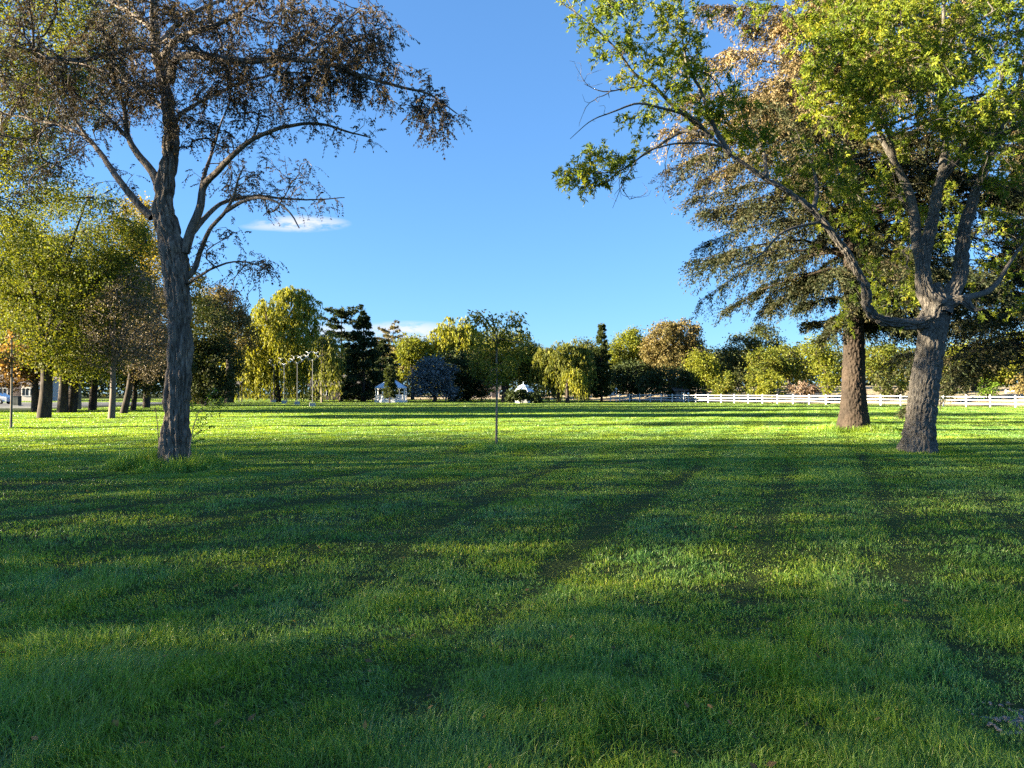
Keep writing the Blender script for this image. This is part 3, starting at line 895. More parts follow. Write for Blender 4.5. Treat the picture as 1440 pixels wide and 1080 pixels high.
    c = at_line(lines, t)
    ax = norm(lines[:, -1] - lines[:, 0])
    a_ = ax[:, None] * .55 + rng.normal(0, .62, c.shape) + np.array([0, 0, -.22])
    c = c.reshape(-1, 3); a_ = a_.reshape(-1, 3)
    tint = np.repeat(rng.random(len(lines)) * .6, k) + rng.random(len(c)) * .35
    leaf_obj('crown', M['ash'], root, c, a_, rng.uniform(.085, .145, len(c)), rng.uniform(.028, .042, len(c)), tint)
    RINGS.append((B[0] + .1, B[1], .75, .07))
# ------------------------------------------------------------------ conifers
M['spruce_mix'] = leaf_mat('spruce_mixed_needle', [(.012, .02, .009), (.028, .038, .014), (.062, .058, .024), (.155, .115, .052), (.29, .21, .10)], .12, clump=.12, scale=.5)


def conifer(name, label, px, Y, top_py, half_px, trunk_r, mat, low_py, z0_py=None, nwhorl=30, per=5, nb=16, nt=10, L=.2, W=.06, droop=.35, up=.12,
            prof=None, bark='bark_dark', lean=0.0, hang=.8, tan=None, cones=0, group=None, rough=.25, jit=.02, blen=.30, ring=None, cat='tree'):
    """low_py: row of the ground; z0_py: row where the lowest boughs leave the trunk"""
    s = Y / F
    bx = (px - 720) * s
    bz = float(gh(bx, Y)) - .05
    top = H0 + (HY - top_py) * s
    z0 = H0 + (HY - (z0_py or low_py - 6)) * s
    root = empty(name, (bx, Y, bz), label, cat, group)
    mb = MB()
    zz = np.linspace(bz, top, 26); t = (zz - bz) / (top - bz)
    tx = bx + lean * t * s * 100 + .06 * trunk_r * np.sin(t * 9)
    tp = np.stack([tx, np.full_like(zz, Y), zz], 1)
    rr = trunk_r * (1 - t)**.8 * (.72 + .28 * np.exp(-(zz - bz) / 1.6)) + .012
    if trunk_r > .45:
        v, q = barked(np.stack([np.interp(np.linspace(0, 1, 120), t, tp[:, k]) for k in range(3)], 1), np.interp(np.linspace(0, 1, 120), t, rr),
                      dict(sides=120, step=.04, amp=.035, fx=15, fz=9, flare=dict(n=6, amp=.12, h=.5)))
        mb.add(v, q)
    else:
        mb.tube(tp, rr * np.where(t < .03, 1.25, 1), 9)
    TV = np.vstack(mb.v)
    prof = prof or (lambda u: (1 - u)**.85)
    C = []; A = []; T = []; CC = []; CA = []
    for iw in range(nwhorl):
        u = (iw + rng.uniform(-.4, .4)) / nwhorl
        u = min(max(u, 0), .985)
        z = z0 + (top - z0) * u
        for ib in range(per):
            az = rng.uniform(0, 2 * math.pi)
            Lb = half_px * s * prof(u) * rng.uniform(1 - rough * 1.6, 1 + rough) + .12
            st = np.array([np.interp(z, zz, tx), Y, z])
            d = np.array([math.cos(az), math.sin(az), 0])
            dr = droop * (1.15 - u * .9) * rng.uniform(.6, 1.4); upp = up * rng.uniform(.3, 1.6) + .35 * u
            tt = np.linspace(0, 1, 6)[:, None]
            ln = st + d * Lb * tt + np.array([0, 0, 1]) * Lb * (upp * tt - dr * tt**2 + .12 * dr * tt**4)
            ln[1:-1] += rng.normal(0, .03, (4, 3)) * Lb * .5
            n0 = mb.n
            mb.tube(ln, np.linspace(max(.012, trunk_r * .13 * (1 - u) + .008), .006, 6), 4)
            g = int(np.argmin(((TV - ln[0])**2).sum(1))); mb.q.append(np.array([[n0, n0 + 1, min(g + 1, len(TV) - 1), g]]))
            n = max(3, int(nb * (.4 + .8 * Lb / (half_px * s))))
            ti = rng.uniform(.12, 1, n)**.75
            k = np.clip((ti * 5).astype(int), 0, 4); f = (ti * 5 - k)[:, None]
            b = ln[k] * (1 - f) + ln[k + 1] * f
            sg = rng.choice([-1, 1], n)[:, None]
            perp = np.array([-d[1], d[0], 0])
            bd = norm(d * rng.uniform(.3, 1.0, (n, 1)) + sg * perp * rng.uniform(.2, .9, (n, 1)) + [0, 0, -.1])
            bl = Lb * blen * (1.15 - .6 * ti) * rng.uniform(.6, 1.3, n) + .1
            m = 5; q = np.linspace(0, 1, m)[None, :, None]
            lines = b[:, None] + bd[:, None] * bl[:, None, None] * q + np.array([0, 0, -1.]) * (bl * hang * rng.uniform(.3, 1.6, n))[:, None, None] * q**1.6
            tq_ = rng.random((n, nt))
            c = at_line(lines, tq_)
            ax = norm(lines[:, -1] - lines[:, 0])[:, None] * .8 + rng.normal(0, .42, c.shape)
            C.append(c.reshape(-1, 3) + rng.normal(0, jit, (n * nt, 3))); A.append(ax.reshape(-1, 3))
            base = rng.random(n)[:, None] * .35 + rng.random((n, nt)) * .25
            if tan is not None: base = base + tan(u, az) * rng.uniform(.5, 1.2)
            T.append(base.ravel())
            if cones and u > .35:
                e = lines[:, -1][rng.random(n) < cones]
                CC.append(e); CA.append(np.array([0, 0, -1.]) + rng.normal(0, .2, e.shape))
    # leader
    n = 30 if half_px > 60 else 7
    C.append(np.stack([np.interp(np.linspace(top - 1, top, n), zz, tx), np.full(n, Y), np.linspace(top - 1.2, top, n)], 1)); A.append(rng.normal(0, .6, (n, 3)) + [0, 0, .4]); T.append(rng.random(n) * .5)
    C = np.vstack(C); A = np.vstack(A); T = np.concatenate(T)
    mb.build('trunk', M[bark], root, smooth=True)
    leaf_obj('crown', mat, root, C, A, rng.uniform(.7, 1.3, len(C)) * L, rng.uniform(.7, 1.3, len(C)) * W, np.clip(T, 0, 1))
    if CC:
        CC = np.vstack(CC); CA = np.vstack(CA)
        v1, q1 = leaf_quads(CC, CA, .15, .055); v2, q2 = leaf_quads(CC + .002, CA, .15, .055)
        mesh_np('cones', np.vstack([v1, v2]), [np.vstack([q1, q2 + len(v1)])], M['cone'], root, {'tint': np.random.default_rng(2).random(len(v1) * 2)})
    if ring: RINGS.append((bx, Y, *ring))
    return root


# ------------------------------------------------------------------ broad-leaved trees and shrubs
def leafy(name, label, px, Y, trunk_r, blobs, mat, dens=1.0, leaf=3.0, asp=.6, per=40, sig=.5, bark='bark', forks=4, group=None, cat='tree', fork_at=.35,
          bare=0.0, hang=0.0, shell=.45, zdepth=1.0, lean=0, rtip=None, limb_w=.04, base_z=0.0):
    s = Y / F
    bx = (px - 720) * s
    bz = float(gh(bx, Y)) - .05 + base_z
    root = empty(name, (bx, Y, bz), label, cat, group)
    area = sum(math.pi * b[2] * b[3] for b in blobs)
    lp = leaf * s                                # leaf length in metres
    n = int(dens * area * 8.5 / (leaf * leaf * asp * .5 * 2))
    na = max(14, min(1500, n // per))
    att = in_blobs(blobs, na, Y, zdepth, shell)
    att[:, 2] = np.maximum(att[:, 2], bz + .25)
    cz = np.average([H0 + (HY - b[1]) * s for b in blobs], weights=[b[2] * b[3] for b in blobs])
    cx = np.average([(b[0] - 720) * s for b in blobs], weights=[b[2] * b[3] for b in blobs])
    sk = Skel()
    zf = bz + max((cz - bz) * fork_at * 1.6, .3)
    B = np.array([bx, Y, bz])
    fk = np.array([bx + (cx - bx) * .08 + lean * s, Y, zf])
    sk.limb([B, B * .5 + fk * .5 + [trunk_r * .3, 0, 0], fk], [trunk_r * 1.25, trunk_r, trunk_r * .9], max(.12, (zf - bz) / 8))
    far = att[np.argsort(-np.linalg.norm(att - fk, axis=1))]
    ends = []
    for a in far:
        if a[2] > zf and all(np.linalg.norm(a - e) > .9 * np.linalg.norm(a - fk) * .6 for e in ends): ends.append(a)
        if len(ends) >= forks: break
    for e in ends:
        sk.limb([fk, fk * .6 + e * .4 + [0, 0, .12 * np.linalg.norm(e - fk)], e], np.array([.62, .36, .06]) * trunk_r, max(.2, np.linalg.norm(e - fk) / 12), limb_w)
    sk.grow(att, max(.25, 3.2 * s), .06)
    wv, wq = sk.wood(rtip or max(.006, .22 * s), .5, trunk_r * .5, 4, 9)
    mesh_np('trunk', wv, [wq], M[bark], root, smooth=True)
    if bare < 1:
        b, d = sprays(sk, per * (1 - bare), .55, 0)
        c = b + rng.normal(0, 1, b.shape) * sig * np.array([1, 1, .8]) * (.35 + 6 * s)
        a_ = d * .4 + rng.normal(0, .7, d.shape) + [0, 0, -.35 - hang]
        c[:, 2] = np.maximum(c[:, 2], bz + .08)
        leaf_obj('crown', mat, root, c, a_, rng.uniform(.7, 1.3, len(c)) * lp, rng.uniform(.7, 1.3, len(c)) * lp * asp, .2 + .6 * rng.random(len(c)))
    return root


def willow(name, label, px, Y, trunk_r, blobs, mat, strands, slen, leaf=4.0, wid=.9, bark='bark_dark', low=.6, group=None, forks=5, nl=None, fork_at=.3):
    """weeping tree: a dome of limbs with long hanging strands. slen in photo pixels"""
    s = Y / F
    bx = (px - 720) * s; bz = float(gh(bx, Y)) - .05
    root = empty(name, (bx, Y, bz), label, 'tree', group)
    sk = Skel(); B = np.array([bx, Y, bz])
    att = in_blobs(blobs, max(30, strands // 5), Y, 1.0, .6)
    cz = np.max(att[:, 2])
    fk = np.array([bx + rng.normal(0, .2), Y, bz + (cz - bz) * fork_at])
    sk.limb([B, (B + fk) / 2, fk], [trunk_r * 1.3, trunk_r, trunk_r * .85], .4)
    ends = []
    for a in att[np.argsort(-att[:, 2])]:
        if all(np.linalg.norm(a - e) > .28 * np.linalg.norm(a - fk) for e in ends): ends.append(a)
        if len(ends) >= forks: break
    for e in ends:
        sk.limb([fk, fk * .55 + e * .45 + [0, 0, .1 * np.linalg.norm(e - fk)], e], np.array([.6, .35, .06]) * trunk_r, .5, .05)
    sk.grow(att, 3 * s, .06, .6)
    wv, wq = sk.wood(max(.008, .2 * s), .5, trunk_r * .5, 4, 8)
    mesh_np('trunk', wv, [wq], M[bark], root, smooth=True)
    b, d = sprays(sk, strands / len(sk.chains), .6, 1.6 * s)
    n = len(b)
    Ls = rng.uniform(.35, 1.1, n) * slen * s
    Ls = np.minimum(Ls, np.maximum(b[:, 2] - bz - low, .3))
    m = 6
    t = np.linspace(0, 1, m)[None, :, None]
    hd = norm(np.stack([d[:, 0], d[:, 1], np.zeros(n)], 1) + rng.normal(0, .4, (n, 3)) * [1, 1, 0])
    arch = .30 * Ls[:, None, None]
    lines = b[:, None] + hd[:, None] * arch * (1 - (1 - t)**2) + np.array([0, 0, 1.]) * (arch * 1.1 * t * (1 - t) * 2 - Ls[:, None, None] * t**1.4)
    nl = nl or max(8, int(slen / leaf * 2.2))
    tq_ = rng.random((n, nl))
    c = at_line(lines, tq_) + rng.normal(0, .5 * s, (n, nl, 3))
    ax = rng.normal(0, .28, c.shape) + np.array([0, 0, -1.])
    c = c.reshape(-1, 3); ax = ax.reshape(-1, 3)
    tint = (np.repeat(rng.random(n) * .6, nl) + rng.random(n * nl) * .4)
    leaf_obj('crown', mat, root, c, ax, rng.uniform(.7, 1.3, len(c)) * leaf * s, rng.uniform(.7, 1.3, len(c)) * wid * s, tint)
    return root


# ------------------------------------------------------------------ everything that grows
def build_trees():
    build_locust()
    build_ash()
    conifer('spruce_tree', 'huge tan and dark green spruce with drooping boughs, behind the long bent ash limb', 1200, 29.2, -230, 212, .62, M['spruce_mix'], 607,
            z0_py=455, nwhorl=44, per=6, nb=50, nt=52, L=.135, W=.042, droop=.42, up=.2, bark='bark_spruce', hang=.95, jit=.06, blen=.17, cones=.5,
            prof=lambda u: float(np.interp(u, [0, .08, .2, .32, .45, .6, .8, 1], [.5, .85, 1, .97, .84, .66, .40, .02])),
            tan=lambda u, az: -.08 + 1.7 * min(max(0, u - .2), .3) + .1 * u + (.12 if math.cos(az) < 0 else 0), rough=.46, ring=(1.5, .30), lean=-.04)  # boughs on the sunward side get paler needles, sunlight put into the tint
    conifer('spruce_tree', 'dark green spruce with hanging boughs at the right edge, right of the grey ash trunk', 1462, 37, 150, 150, .34, M['spruce_mix'], 596,
            z0_py=505, nwhorl=28, per=6, nb=32, nt=34, L=.19, W=.062, droop=.4, up=.16, hang=.8, jit=.07, blen=.2, tan=lambda u, az: .08 + .25 * u, rough=.35, bark='bark_spruce')
    # ---- the grove on the left
    leafy('shade_tree', 'big olive green tree with a thick dark trunk, foremost in the left grove', 62, 45, .34,
          [(110, 330, 95, 70), (60, 420, 75, 70), (150, 410, 65, 60), (85, 475, 85, 45), (20, 370, 60, 70), (120, 500, 70, 32), (170, 350, 40, 50)], M['olive'], 1.0, 3.3, .6, sig=.55, fork_at=.3)
    leafy('shade_tree', 'brown trunked tree with rusty orange leaves beside the street on the left', 50, 58, .26,
          [(20, 480, 50, 50), (45, 510, 38, 26), (-20, 440, 60, 80), (10, 530, 30, 16)], M['rust'], .9, 3.6, .7, sig=.5)
    leafy('shade_tree', 'leafy tree with a thick leaning lit trunk, second from the front in the left grove', 88, 56, .33,
          [(110, 460, 60, 55), (60, 400, 70, 70), (120, 520, 50, 20)], M['yellowgreen'], .8, 3.1, .6, sig=.5, bark='bark')
    leafy('shade_tree', 'green tree with an ivy dark trunk touching its lit neighbour in the left grove', 101, 57, .31,
          [(150, 440, 55, 60), (120, 380, 60, 60), (165, 500, 45, 30)], M['dull'], .8, 3.0, .6, sig=.5)
    leafy('shade_tree', 'tree with a sunlit pale trunk deeper in the left grove', 108, 66, .32, [(120, 480, 60, 45), (80, 430, 50, 60)], M['olive'], .7, 3.2, .6, sig=.5, bark='bark_pale')
    leafy('shade_tree', 'tree with a dark straight trunk left of the leafless twiggy tree', 130, 62, .28, [(140, 470, 50, 55), (170, 420, 50, 50)], M['dull'], .8, 3.4, .6, sig=.5, bark='bark_dark')
    leafy('bare_tree', 'nearly leafless grey twiggy tree with a thin dark trunk left of the locust', 157, 44, .17,
          [(170, 450, 52, 62), (150, 490, 42, 36), (205, 470, 34, 52), (190, 410, 36, 36)], M['deadtwig'], 1.1, 3, .5, per=7, sig=.4, bark='twig', bare=.35, forks=6, rtip=.008)
    leafy('bare_tree', 'crooked bare tree with a stump-like lit trunk just left of the locust trunk', 174, 52.7, .22,
          [(205, 490, 38, 48), (225, 450, 30, 45)], M['deadtwig'], 1.0, 3, .5, per=7, sig=.4, bark='bark', bare=.4, forks=5, lean=8, rtip=.008)
    leafy('shade_tree', 'small lit leaning trunk tree with dark green leaves behind the locust trunk', 187, 62, .2, [(215, 530, 40, 26), (230, 500, 40, 40)], M['dull'], .8, 3.2, .6, sig=.45)
    leafy('autumn_tree', 'amber yellow autumn tree glowing behind the fork of the locust', 206, 72, .3,
          [(195, 320, 36, 42), (212, 390, 44, 46), (190, 440, 50, 50), (260, 420, 30, 50)], M['amber'], .75, 3.2, .65, sig=.5)
    leafy('shade_tree', 'tall bright yellow green tree rising behind the locust crown at the top left', -75, 32, .24,
          [(60, 60, 95, 80), (-20, 150, 90, 110), (120, 20, 70, 60), (30, 230, 70, 60), (-40, 330, 80, 70), (90, 130, 60, 50)], M['yellowgreen'], .75, 3.6, .6, sig=.6, fork_at=.4)
    leafy('shade_tree', 'dark dull green round tree between the locust trunk and the big willow', 288, 84, .3,
          [(285, 470, 42, 55), (305, 510, 36, 40), (265, 510, 36, 45), (292, 545, 44, 20)], M['dull'], 1.1, 3.2, .65, sig=.5)
    leafy('shrub', 'dark purplish brown shrub at the foot of the dull green tree right of the locust', 274, 92, .1, [(274, 556, 17, 13)], M['cedar'], 1.1, 2.6, .7, sig=.3, cat='shrub')
    leafy('shade_tree', 'tall tree with a thick black trunk and rusty top left of the big yellow willow', 322, 108, .62,
          [(318, 440, 32, 36), (335, 470, 24, 36), (300, 430, 30, 30)], M['cedar'], .9, 2.8, .65, sig=.45, bark='bark_dark', fork_at=.5)
    # ---- the far tree line, left of centre
    willow('willow_tree', 'tallest yellow weeping willow, behind the bird topped poles', 388, 116, .7,
           [(400, 430, 38, 22), (434, 434, 19, 20), (372, 450, 32, 22), (345, 466, 24, 18), (415, 414, 26, 11), (408, 470, 44, 22), (358, 500, 40, 22), (428, 490, 28, 20), (395, 520, 46, 16), (338, 505, 20, 16)], M['willow'], 1700, 54, 4.4, 1.4, nl=26)
    willow('willow_tree', 'slender green weeping willow beside the dark conifers, right of the bird topped poles', 453, 108, .16,
           [(458, 485, 16, 28), (452, 470, 12, 18), (462, 510, 16, 20)], M['willowgreen'], 260, 55, 4.5, 1.4, nl=20, bark='bark_pale')
    conifer('pine_tree', 'sparse flat topped dark pine with sky showing through its top', 480, 126, 432, 30, .4, M['dark'], 564, z0_py=535, nwhorl=13, per=5, nb=15, nt=13, L=.5, W=.2,
            droop=.05, up=.12, hang=.1, prof=lambda u: .9 if u > .4 else 1.0, rough=.35)
    conifer('spruce_tree', 'broad dark spruce at the centre of the far conifers, left of the white gazebo', 511, 121, 436, 36, .42, M['dark'], 563, z0_py=553, nwhorl=26, per=6, nb=18, nt=12, L=.48, W=.17,
            droop=.25, up=.15, hang=.5, rough=.22)
    conifer('spruce_tree', 'dark spruce squeezed behind the two dark conifers left of the white gazebo', 538, 138, 478, 34, .35, M['dark'], 562, z0_py=552, nwhorl=20, per=6, nb=15, nt=11, L=.5, W=.2, droop=.25, hang=.5)
    conifer('pine_tree', 'thin sunlit pine top rising behind the white gazebo', 553, 155, 458, 22, .3, M['spruce_tan'], 561, z0_py=545, nwhorl=16, per=5, nb=10, nt=11, L=.5, W=.2, droop=.1, hang=.15,
            prof=lambda u: .55 + .5 * math.sin(u * 3), rough=.35)
    leafy('shade_tree', 'light green rounded tree behind the white gazebo, left of the blue spruce', 580, 150, .35, [(578, 490, 22, 20), (590, 500, 20, 20), (566, 515, 20, 20)], M['yellowgreen'], 1.1, 2.8, .7)
    leafy('blue_spruce', 'round silvery blue spruce mound right of the white gazebo', 611, 120, .3,
          [(610, 534, 20, 24)] + [(610 + 29 * math.cos(a) * q, 555 - 50 * math.sin(a) * q, 10 + 3 * math.sin(a * 7 + q), 8 + 2.5 * math.cos(a * 5)) for q in (.62, .95) for a in np.linspace(.12, 3.02, 9)], M['blue'], 1.1, 3.4, .5, sig=.42, shell=.3, fork_at=.2)
    leafy('shade_tree', 'dark green dense tree between the blue spruce and the sapling', 657, 128, .3, [(658, 528, 28, 34), (645, 545, 22, 18), (640, 510, 22, 20), (672, 540, 18, 20)], M['dark'], 1.3, 3, .7, sig=.45)
    willow('willow_tree', 'golden yellow weeping willow behind the blue spruce', 642, 152, .6,
           [(640, 460, 28, 18), (655, 475, 26, 22), (622, 480, 24, 20), (600, 492, 16, 12), (640, 490, 34, 20)], M['willow'], 900, 60, 4.6, 1.6, nl=22)
    leafy('shade_tree', 'wide spreading yellow green tree with a forked dark trunk behind the young sapling', 709, 117, .5,
          [(715, 490, 42, 24), (690, 510, 32, 26), (745, 510, 28, 26), (720, 520, 44, 20), (765, 520, 16, 22), (700, 475, 26, 16)], M['willowgreen'], 1.0, 3.2, .5, hang=.8, sig=.5, bark='bark_dark', forks=6)
    willow('willow_tree', 'dull green weeping willow right of the two tiered white gazebo', 786, 112, .3,
           [(785, 495, 28, 18), (770, 505, 20, 18), (805, 490, 20, 18), (790, 520, 30, 16), (817, 500, 16, 16)], M['willowgreen'], 650, 52, 4.5, 1.4, nl=20)
    willow('willow_tree', 'small bright yellow weeping tree in front of the dull green willow', 798, 108, .26, [(808, 525, 15, 9), (814, 532, 12, 9)], M['willow'], 170, 26, 4, 1.4, nl=14, fork_at=.6)
    leafy('shade_tree', 'grey green tree between the dull willow and the columnar evergreen', 826, 140, .3, [(825, 500, 17, 24), (830, 530, 16, 22), (815, 545, 20, 14)], M['dull'], 1.2, 2.8, .7)
    leafy('shrub', 'reddish leaved low tree left of the columnar evergreen', 822, 118, .12, [(824, 538, 14, 14)], M['cedar'], .9, 2.6, .7, cat='shrub')
    conifer('columnar_evergreen', 'tall narrow columnar evergreen standing between the willows and the fence', 846, 116, 454, 16, .22, M['dull'], 565, z0_py=558, nwhorl=34, per=5, nb=8, nt=11, L=.42, W=.17,
            droop=-.05, up=.5, hang=.15, prof=lambda u: min(1, .7 + u * 1.2) * (1 - u)**.85, rough=.25)
    leafy('shade_tree', 'dark green round headed tree at the left end of the white fence', 886, 128, .28, [(886, 530, 27, 25), (870, 535, 18, 20), (903, 535, 18, 22)], M['dark'], 1.3, 2.8, .7, forks=5, fork_at=.25)
    leafy('autumn_tree', 'yellow green autumn tree above the dark round headed tree by the fence', 884, 144, .35, [(882, 490, 24, 24), (900, 500, 18, 22), (866, 505, 14, 22), (890, 475, 16, 12)], M['yellowgreen'], 1.2, 2.8, .7)
    leafy('cedar_tree', 'broad bronze and green cedar behind the white fence', 943, 128, .5,
          [(935, 480, 28, 30), (960, 475, 28, 26), (920, 500, 20, 28), (950, 510, 40, 20), (975, 500, 22, 26)], M['cedar'], 1.3, 2.8, .6, sig=.4)
    leafy('shade_tree', 'low dark evergreen in the shade under the bronze cedar', 950, 120, .3, [(945, 535, 36, 20), (975, 540, 22, 16), (915, 540, 16, 16)], M['dark'], 1.2, 2.8, .7)
    leafy('autumn_tree', 'yellow green small tree right of the bronze cedar behind the fence', 992, 112, .18, [(990, 515, 18, 20), (1000, 530, 14, 20), (978, 508, 14, 12)], M['yellowgreen'], 1.2, 2.8, .7)
    # ---- shrubs and trees behind the fence
    for px, Yb, bl, mat, lab in (
            (1020, 108, [(1020, 540, 12, 17), (1014, 550, 10, 8)], 'olive', 'upright olive shrub behind the fence, right of the yellow green small tree'),
            (1040, 110, [(1040, 536, 14, 20)], 'dull', 'rounded dull green shrub behind the fence left of the spruce trunk'),
            (1064, 106, [(1063, 530, 14, 12), (1062, 548, 12, 9)], 'olive', 'low olive brown shrub behind the fence between two green ones'),
            (1086, 102, [(1086, 540, 22, 20), (1076, 550, 14, 8)], 'yellowgreen', 'wide bright yellow green shrub behind the fence'),
            (1130, 100, [(1128, 546, 18, 11), (1142, 548, 10, 8)], 'pink', 'low pinkish red shrub behind the fence'),
            (1243, 92, [(1243, 540, 14, 18)], 'dull', 'pale green bush behind the fence between the spruce and ash trunks'),
            (1262, 98, [(1262, 546, 14, 12)], 'olive', 'squat olive bush behind the fence touching the ash trunk'),
            (1340, 88, [(1340, 540, 22, 22), (1322, 548, 14, 12)], 'dull', 'dense dark bush behind the fence right of the ash trunk'),
            (1389, 86, [(1389, 546, 12, 13)], 'shoot', 'small bright green round bush behind the fence at the right'),
            (1432, 84, [(1432, 540, 12, 13)], 'cedar', 'brownish red bush behind the fence at the right edge')):
        leafy('shrub', lab, px, Yb, .06, bl, M[mat], 1.0, 3.0, .65, sig=.28, cat='shrub', group='shrubs behind the white fence')
    leafy('shade_tree', 'slim green tree above the pinkish shrub behind the fence', 1165, 96, .2, [(1160, 515, 16, 28), (1150, 490, 22, 20), (1168, 540, 12, 12)], M['yellowgreen'], .9, 3, .65)
    leafy('shade_tree', 'loose green tree behind the low olive brown shrub and the fence', 1110, 122, .25, [(1100, 505, 30, 22), (1125, 520, 26, 18), (1075, 510, 24, 20)], M['olive'], .9, 2.8, .65)
    leafy('shade_tree', 'grey green tree behind the drooping spruce boughs and the fence', 1050, 130, .3, [(1045, 495, 30, 26), (1020, 510, 24, 22), (1075, 480, 24, 24)], M['dull'], .9, 2.8, .65)
    leafy('shade_tree', 'bright green tree behind the fence right of the ash trunk', 1368, 100, .32, [(1400, 510, 40, 26), (1360, 500, 30, 26), (1430, 490, 30, 26), (1345, 520, 20, 16), (1395, 530, 26, 10)], M['yellowgreen'], 1.0, 3.2, .65)
    leafy('shade_tree', 'olive tree behind the fence seen between the spruce and ash trunks', 1232, 110, .22, [(1240, 505, 28, 22), (1260, 520, 18, 14), (1215, 515, 16, 16)], M['olive'], .9, 3, .65)
    # ---- small trees on the lawn
    leafy('sapling', 'young sapling with a thin straight pale trunk and sparse dark leaves, alone mid lawn', 698, 20.6, .032,
          [(702, 500, 34, 34), (680, 470, 22, 30), (725, 480, 20, 30), (672, 442, 16, 12), (705, 450, 26, 12), (730, 452, 10, 14), (700, 530, 22, 12)], M['olive'],
          .33, 6.2, .42, per=20, sig=.2, bark='bark_pale', fork_at=.62, forks=7, hang=.3, rtip=.004, limb_w=.03)
    RINGS.append(((698 - 720) / F * 20.6, 20.6, .9, .2))
    leafy('sapling', 'young white trunked sapling with pinkish brown leaves at the left edge', 16, 32.7, .045,
          [(14, 505, 22, 30), (20, 480, 14, 18)], M['rust'], .25, 5, .5, per=18, sig=.2, bark='bark_pale', fork_at=.75, forks=4, rtip=.004)
    conifer('young_spruce', 'small slim young spruce standing directly in front of the white gazebo', 548, 104, 514, 9, .1, M['dull'], 565, z0_py=556, nwhorl=16, per=5, nb=7, nt=9, L=.34, W=.13, droop=.2, hang=.4,
            prof=lambda u: (.75 + .5 * u) * (1 - u)**.6)
    for px, Y, lab in ((657 + 20, 130, 'thin young tree on sunlit ground right of the dark dense tree'), (696 - 7, 124, 'small rusty leaved young tree just left of the forked dark trunk')):
        leafy('young_tree', lab, px, Y, .07, [(px, 543, 7, 9)], M['rust'], .6, 2.8, .6, per=14, cat='tree')
    for px, bl, lab in ((712 + 8, [(720, 557, 9, 8)], 'dark clipped hedge mound leaning on the forked dark trunk'), (735, [(733, 557, 9, 9)], 'dark clipped hedge mound in front of the two tiered gazebo'),
                        (752, [(752, 558, 9, 8), (758, 560, 6, 5)], 'dark clipped hedge mound right of the two tiered gazebo')):
        leafy('hedge', lab, px, 102, .06, bl, M['dark'], 2.6, 2.8, .7, sig=.22, cat='hedge', shell=.7)
    for px, lab, Y, r in ((490, 'low dark shrub in shade under the broad far spruce', 124, 14), (440, 'low dark shrub in shade behind the tallest bird topped pole', 124, 10), (640, 'low grey green shrub at the foot of the dark dense tree', 122, 9)):
        leafy('shrub', lab, px, Y, .06, [(px, 556, r, 7)], M['dark'], 1.3, 2.6, .7, sig=.25, cat='shrub')
    # ---- trees outside the frame on the left whose shade lies on the foreground
    for x, y, h, rx, mt, *nn in SHADE:
        shade_tree(x, y, h, rx, mt, *nn)


SHADE = []


def shade_tree(x, y, h, r, mt='olive', n=9800, low=.3):
    bz = -.05
    root = empty('shade_tree', (x, y, bz), 'broad leafy park tree standing left of the lawn outside the picture', 'tree', 'shade trees left of the lawn')
    sk = Skel(); B = np.array([x, y, bz]); fk = B + [0, 0, h * .28]
    sk.limb([B, (B + fk) / 2, fk], [.42, .34, .3], .4)
    d = norm(rng.normal(0, 1, (230, 3))); d *= (rng.random((230, 1))**.35)
    att = np.array([x, y, h * (.5 + low / 2)]) + d * [r, r, h * (.5 - low / 2)]
    for e in att[:5]:
        sk.limb([fk, fk * .6 + e * .4 + [0, 0, .6], e], [.2, .12, .03], .5)
    sk.grow(att, .6, .06)
    wv, wq = sk.wood(.012, .5, .15, 4, 8)
    mesh_np('trunk', wv, [wq], M['bark'], root, smooth=True)
    b, dd = sprays(sk, n / len(sk.chains), .6, .38)
    leaf_obj('crown', M[mt], root, b, dd * .3 + rng.normal(0, .7, b.shape) + [0, 0, -.3], rng.uniform(.15, .27, len(b)), rng.uniform(.10, .16, len(b)))


def distant_woods():
    n = 110000
    x = rng.uniform(-230, 260, n); y = rng.uniform(190, 235, n)
    top = 8 + 9 * vnoise(x / 14, y / 60, .5) + 3 * vnoise(x / 4, y / 30, 3)
    z = top * rng.random(n)**.7
    c = np.stack([x, y, z], 1)
    o = leaf_obj('distant_woods', M['dull'], None, c, rng.normal(0, .7, (n, 3)) + [0, 0, -.3], rng.uniform(.7, 1.4, n), rng.uniform(.5, .9, n))
    tag(o, 'far belt of woodland closing the view behind the tree line', 'woods', kind='stuff')


